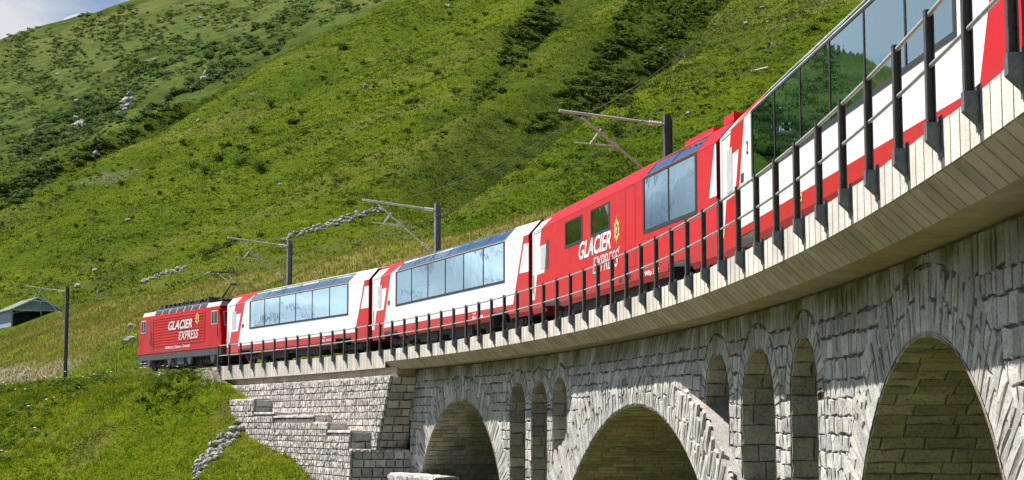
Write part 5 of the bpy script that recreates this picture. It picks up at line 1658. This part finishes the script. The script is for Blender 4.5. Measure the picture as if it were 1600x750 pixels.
# broad weeds with white flower heads on the knoll
m = MB(); fl = MB()
x, y, s, w = scatter_sw(2400, -92, -34, -10, -.6)
z = ground(x, y); cl = fbm(x / 5, y / 5, 3, 95)
for i in range(len(x)):
    if cl[i] < -.02: continue
    for k in range(7):
        an = random.uniform(0, 6.28); l = random.uniform(.14, .30); c = Vector((x[i], y[i], z[i] + random.uniform(.05, .3)))
        u = Vector((math.cos(an), math.sin(an), random.uniform(-.2, .5))) * l; t = Vector((-math.sin(an), math.cos(an), 0)) * l * .38
        m.add([c, c + u * .5 + t, c + u, c + u * .5 - t], [(0, 1, 2, 3)], 0, random.random())
    if random.random() < .05:
        c = Vector((x[i], y[i], z[i] + random.uniform(.4, .62))); r = random.uniform(.04, .075)
        fl.add([c + Vector((r * math.cos(a), r * math.sin(a), 0)) for a in (0, 1.05, 2.1, 3.14, 4.19, 5.24)] + [c + Vector((0, 0, r * .5))], [(i_, (i_ + 1) % 6, 6) for i_ in range(6)])
m.build('weeds', M['weed'], tone=True, fix=False)['kind'] = 'stuff'
fl.build('flower_heads', M['flower'], fix=False)['kind'] = 'stuff'

# ------------------------------------------------------------------ rocks
def rock_mesh():
    m = MB(); n = 7; vs = []
    for k, (zz, rr) in enumerate(((-.2, .9), (.15, 1.0), (.5, .7))):
        for j in range(n):
            a = 2 * math.pi * j / n + random.uniform(-.2, .2); r = rr * random.uniform(.7, 1.15); vs.append((.5 * r * math.cos(a), .5 * r * math.sin(a), zz + random.uniform(-.08, .08)))
    vs.append((random.uniform(-.15, .15), random.uniform(-.15, .15), .62))
    fs = [(k * n + j, k * n + (j + 1) % n, (k + 1) * n + (j + 1) % n, (k + 1) * n + j) for k in range(2) for j in range(n)] + [(2 * n + j, 2 * n + (j + 1) % n, 3 * n) for j in range(n)]
    m.add(vs, fs, 0, random.random()); return m.fix(m.mesh('rock', M['rock'], tone=True))
ROCKS = [rock_mesh() for _ in range(6)]
RK = [(197, 159, 15), (204, 149, 13), (190, 171, 12), (207, 158, 10), (124, 194, 16), (132, 200, 11), (113, 202, 12), (150, 245, 11), (325, 115, 12), (186, 178, 9), (200, 166, 12), (118, 188, 10), (188, 165, 9), (200, 158, 12), (195, 172, 9), (205, 155, 8), (120, 198, 16), (128, 192, 9), (318, 125, 10), (330, 118, 8), (345, 112, 7), (300, 140, 8), (248, 57, 9), (312, 30, 8), (360, 45, 7), (572, 138, 10), (1165, 38, 8), (1190, 14, 6), (1200, 36, 6), (1225, 92, 5), (1032, 80, 10), (1036, 88, 9), (1024, 76, 7), (1040, 82, 7), (880, 120, 6), (700, 12, 9), (310, 190, 7), (200, 347, 8), (160, 375, 6), (150, 424, 9), (122, 450, 10), (155, 457, 9), (438, 292, 7), (1075, 180, 8), (120, 160, 8), (65, 252, 7), (90, 118, 8)]
rks = []
x, y, z, ok = at_hill([(a, b) for a, b, c in RK])
for i, (a, b, c) in enumerate(RK):
    if not ok[i]: continue
    size = c * math.hypot(x[i], y[i]) / F * 1.15
    o = link('rock', random.choice(ROCKS)); o.location = (x[i], y[i], z[i]); o.scale = (size * 1.2, size, size * .75); o.rotation_euler = (random.uniform(-.3, .3), random.uniform(-.3, .3), random.uniform(0, 6))
    if c >= 12: o.location.z -= .22 * size; o.rotation_euler.x += .5; o.scale.z *= 1.25
    rks.append((o, a, b, c))
label_all(rks, 'rock', 'pale grey rock', 'rocks strewn over the pasture', (7, 9))
def rubble(name, label, pix, n, size, fn, t0=60, t1=400):
    """heap or wall of loose stones along a line on the ground"""
    pts = []
    for i in range(n):
        t = i / (n - 1) * (len(pix) - 1); k = min(int(t), len(pix) - 2); f = t - k
        pts.append((pix[k][0] + (pix[k + 1][0] - pix[k][0]) * f, pix[k][1] + (pix[k + 1][1] - pix[k][1]) * f + random.uniform(-pix[k][2], pix[k][2])))
    if fn is at_hill: x, y, z, ok = at_hill(pts)
    else: x, y, z, ok = at_ground(pts, t0, t1)
    root = empty(name, (float(x[0]), float(y[0]), float(z[0])), 0, label, 'stone wall')
    for i in range(n):
        if not ok[i]: continue
        d = math.hypot(x[i], y[i]); sz = random.uniform(*size) * d / F
        o = link('stone', random.choice(ROCKS), root); o.location = (x[i] - x[0], y[i] - y[0], z[i] - z[0] + random.uniform(-.05, .1) * sz)
        o.scale = (sz * random.uniform(.9, 1.5), sz, sz * .8); o.rotation_euler = (random.uniform(-.4, .4), random.uniform(-.4, .4), random.uniform(0, 6))
rubble('stone_heap', 'pale line of heaped stones above the meadow behind the locomotive', [(222, 441, 2), (250, 431, 3), (290, 421, 2)], 46, (4, 8), at_ground)
rubble('stone_heap', 'longer pale line of heaped stones crossing behind the third mast', [(440, 378, 3), (480, 362, 4), (520, 350, 5), (560, 338, 5), (598, 327, 3)], 90, (4, 9), at_ground)
rubble('rubble_edge', 'low curved rubble edge running down through the grassy knoll', [(400, 664, 4), (374, 678, 9), (350, 694, 12), (328, 715, 12), (304, 744, 12)], 190, (6, 13), at_ground, 60, 100)
x, y, z, ok = at_ground([(206, 514), (203, 535)], 80, 200)
for i, lb in enumerate(('pale boulder at the locomotive nose, the upper of two', 'pale boulder at the locomotive nose, the lower of two')):
    o = link('boulder', ROCKS[i]); o.location = (x[i], y[i], z[i]); o.scale = (1.1, .8, .75); tag(o, lb, 'boulder')
x, y, z, ok = at_hill([(1174, 114), (1200, 112)])
m = MB(); m.bar((0, 0, .15), (float(x[1] - x[0]), float(y[1] - y[0]), float(z[1] - z[0]) + .15), .22, 10); o = m.build('log', M['timber']); o.location = (float(x[0]), float(y[0]), float(z[0])); tag(o, 'pale weathered log lying on the slope above the dining carriage', 'log')
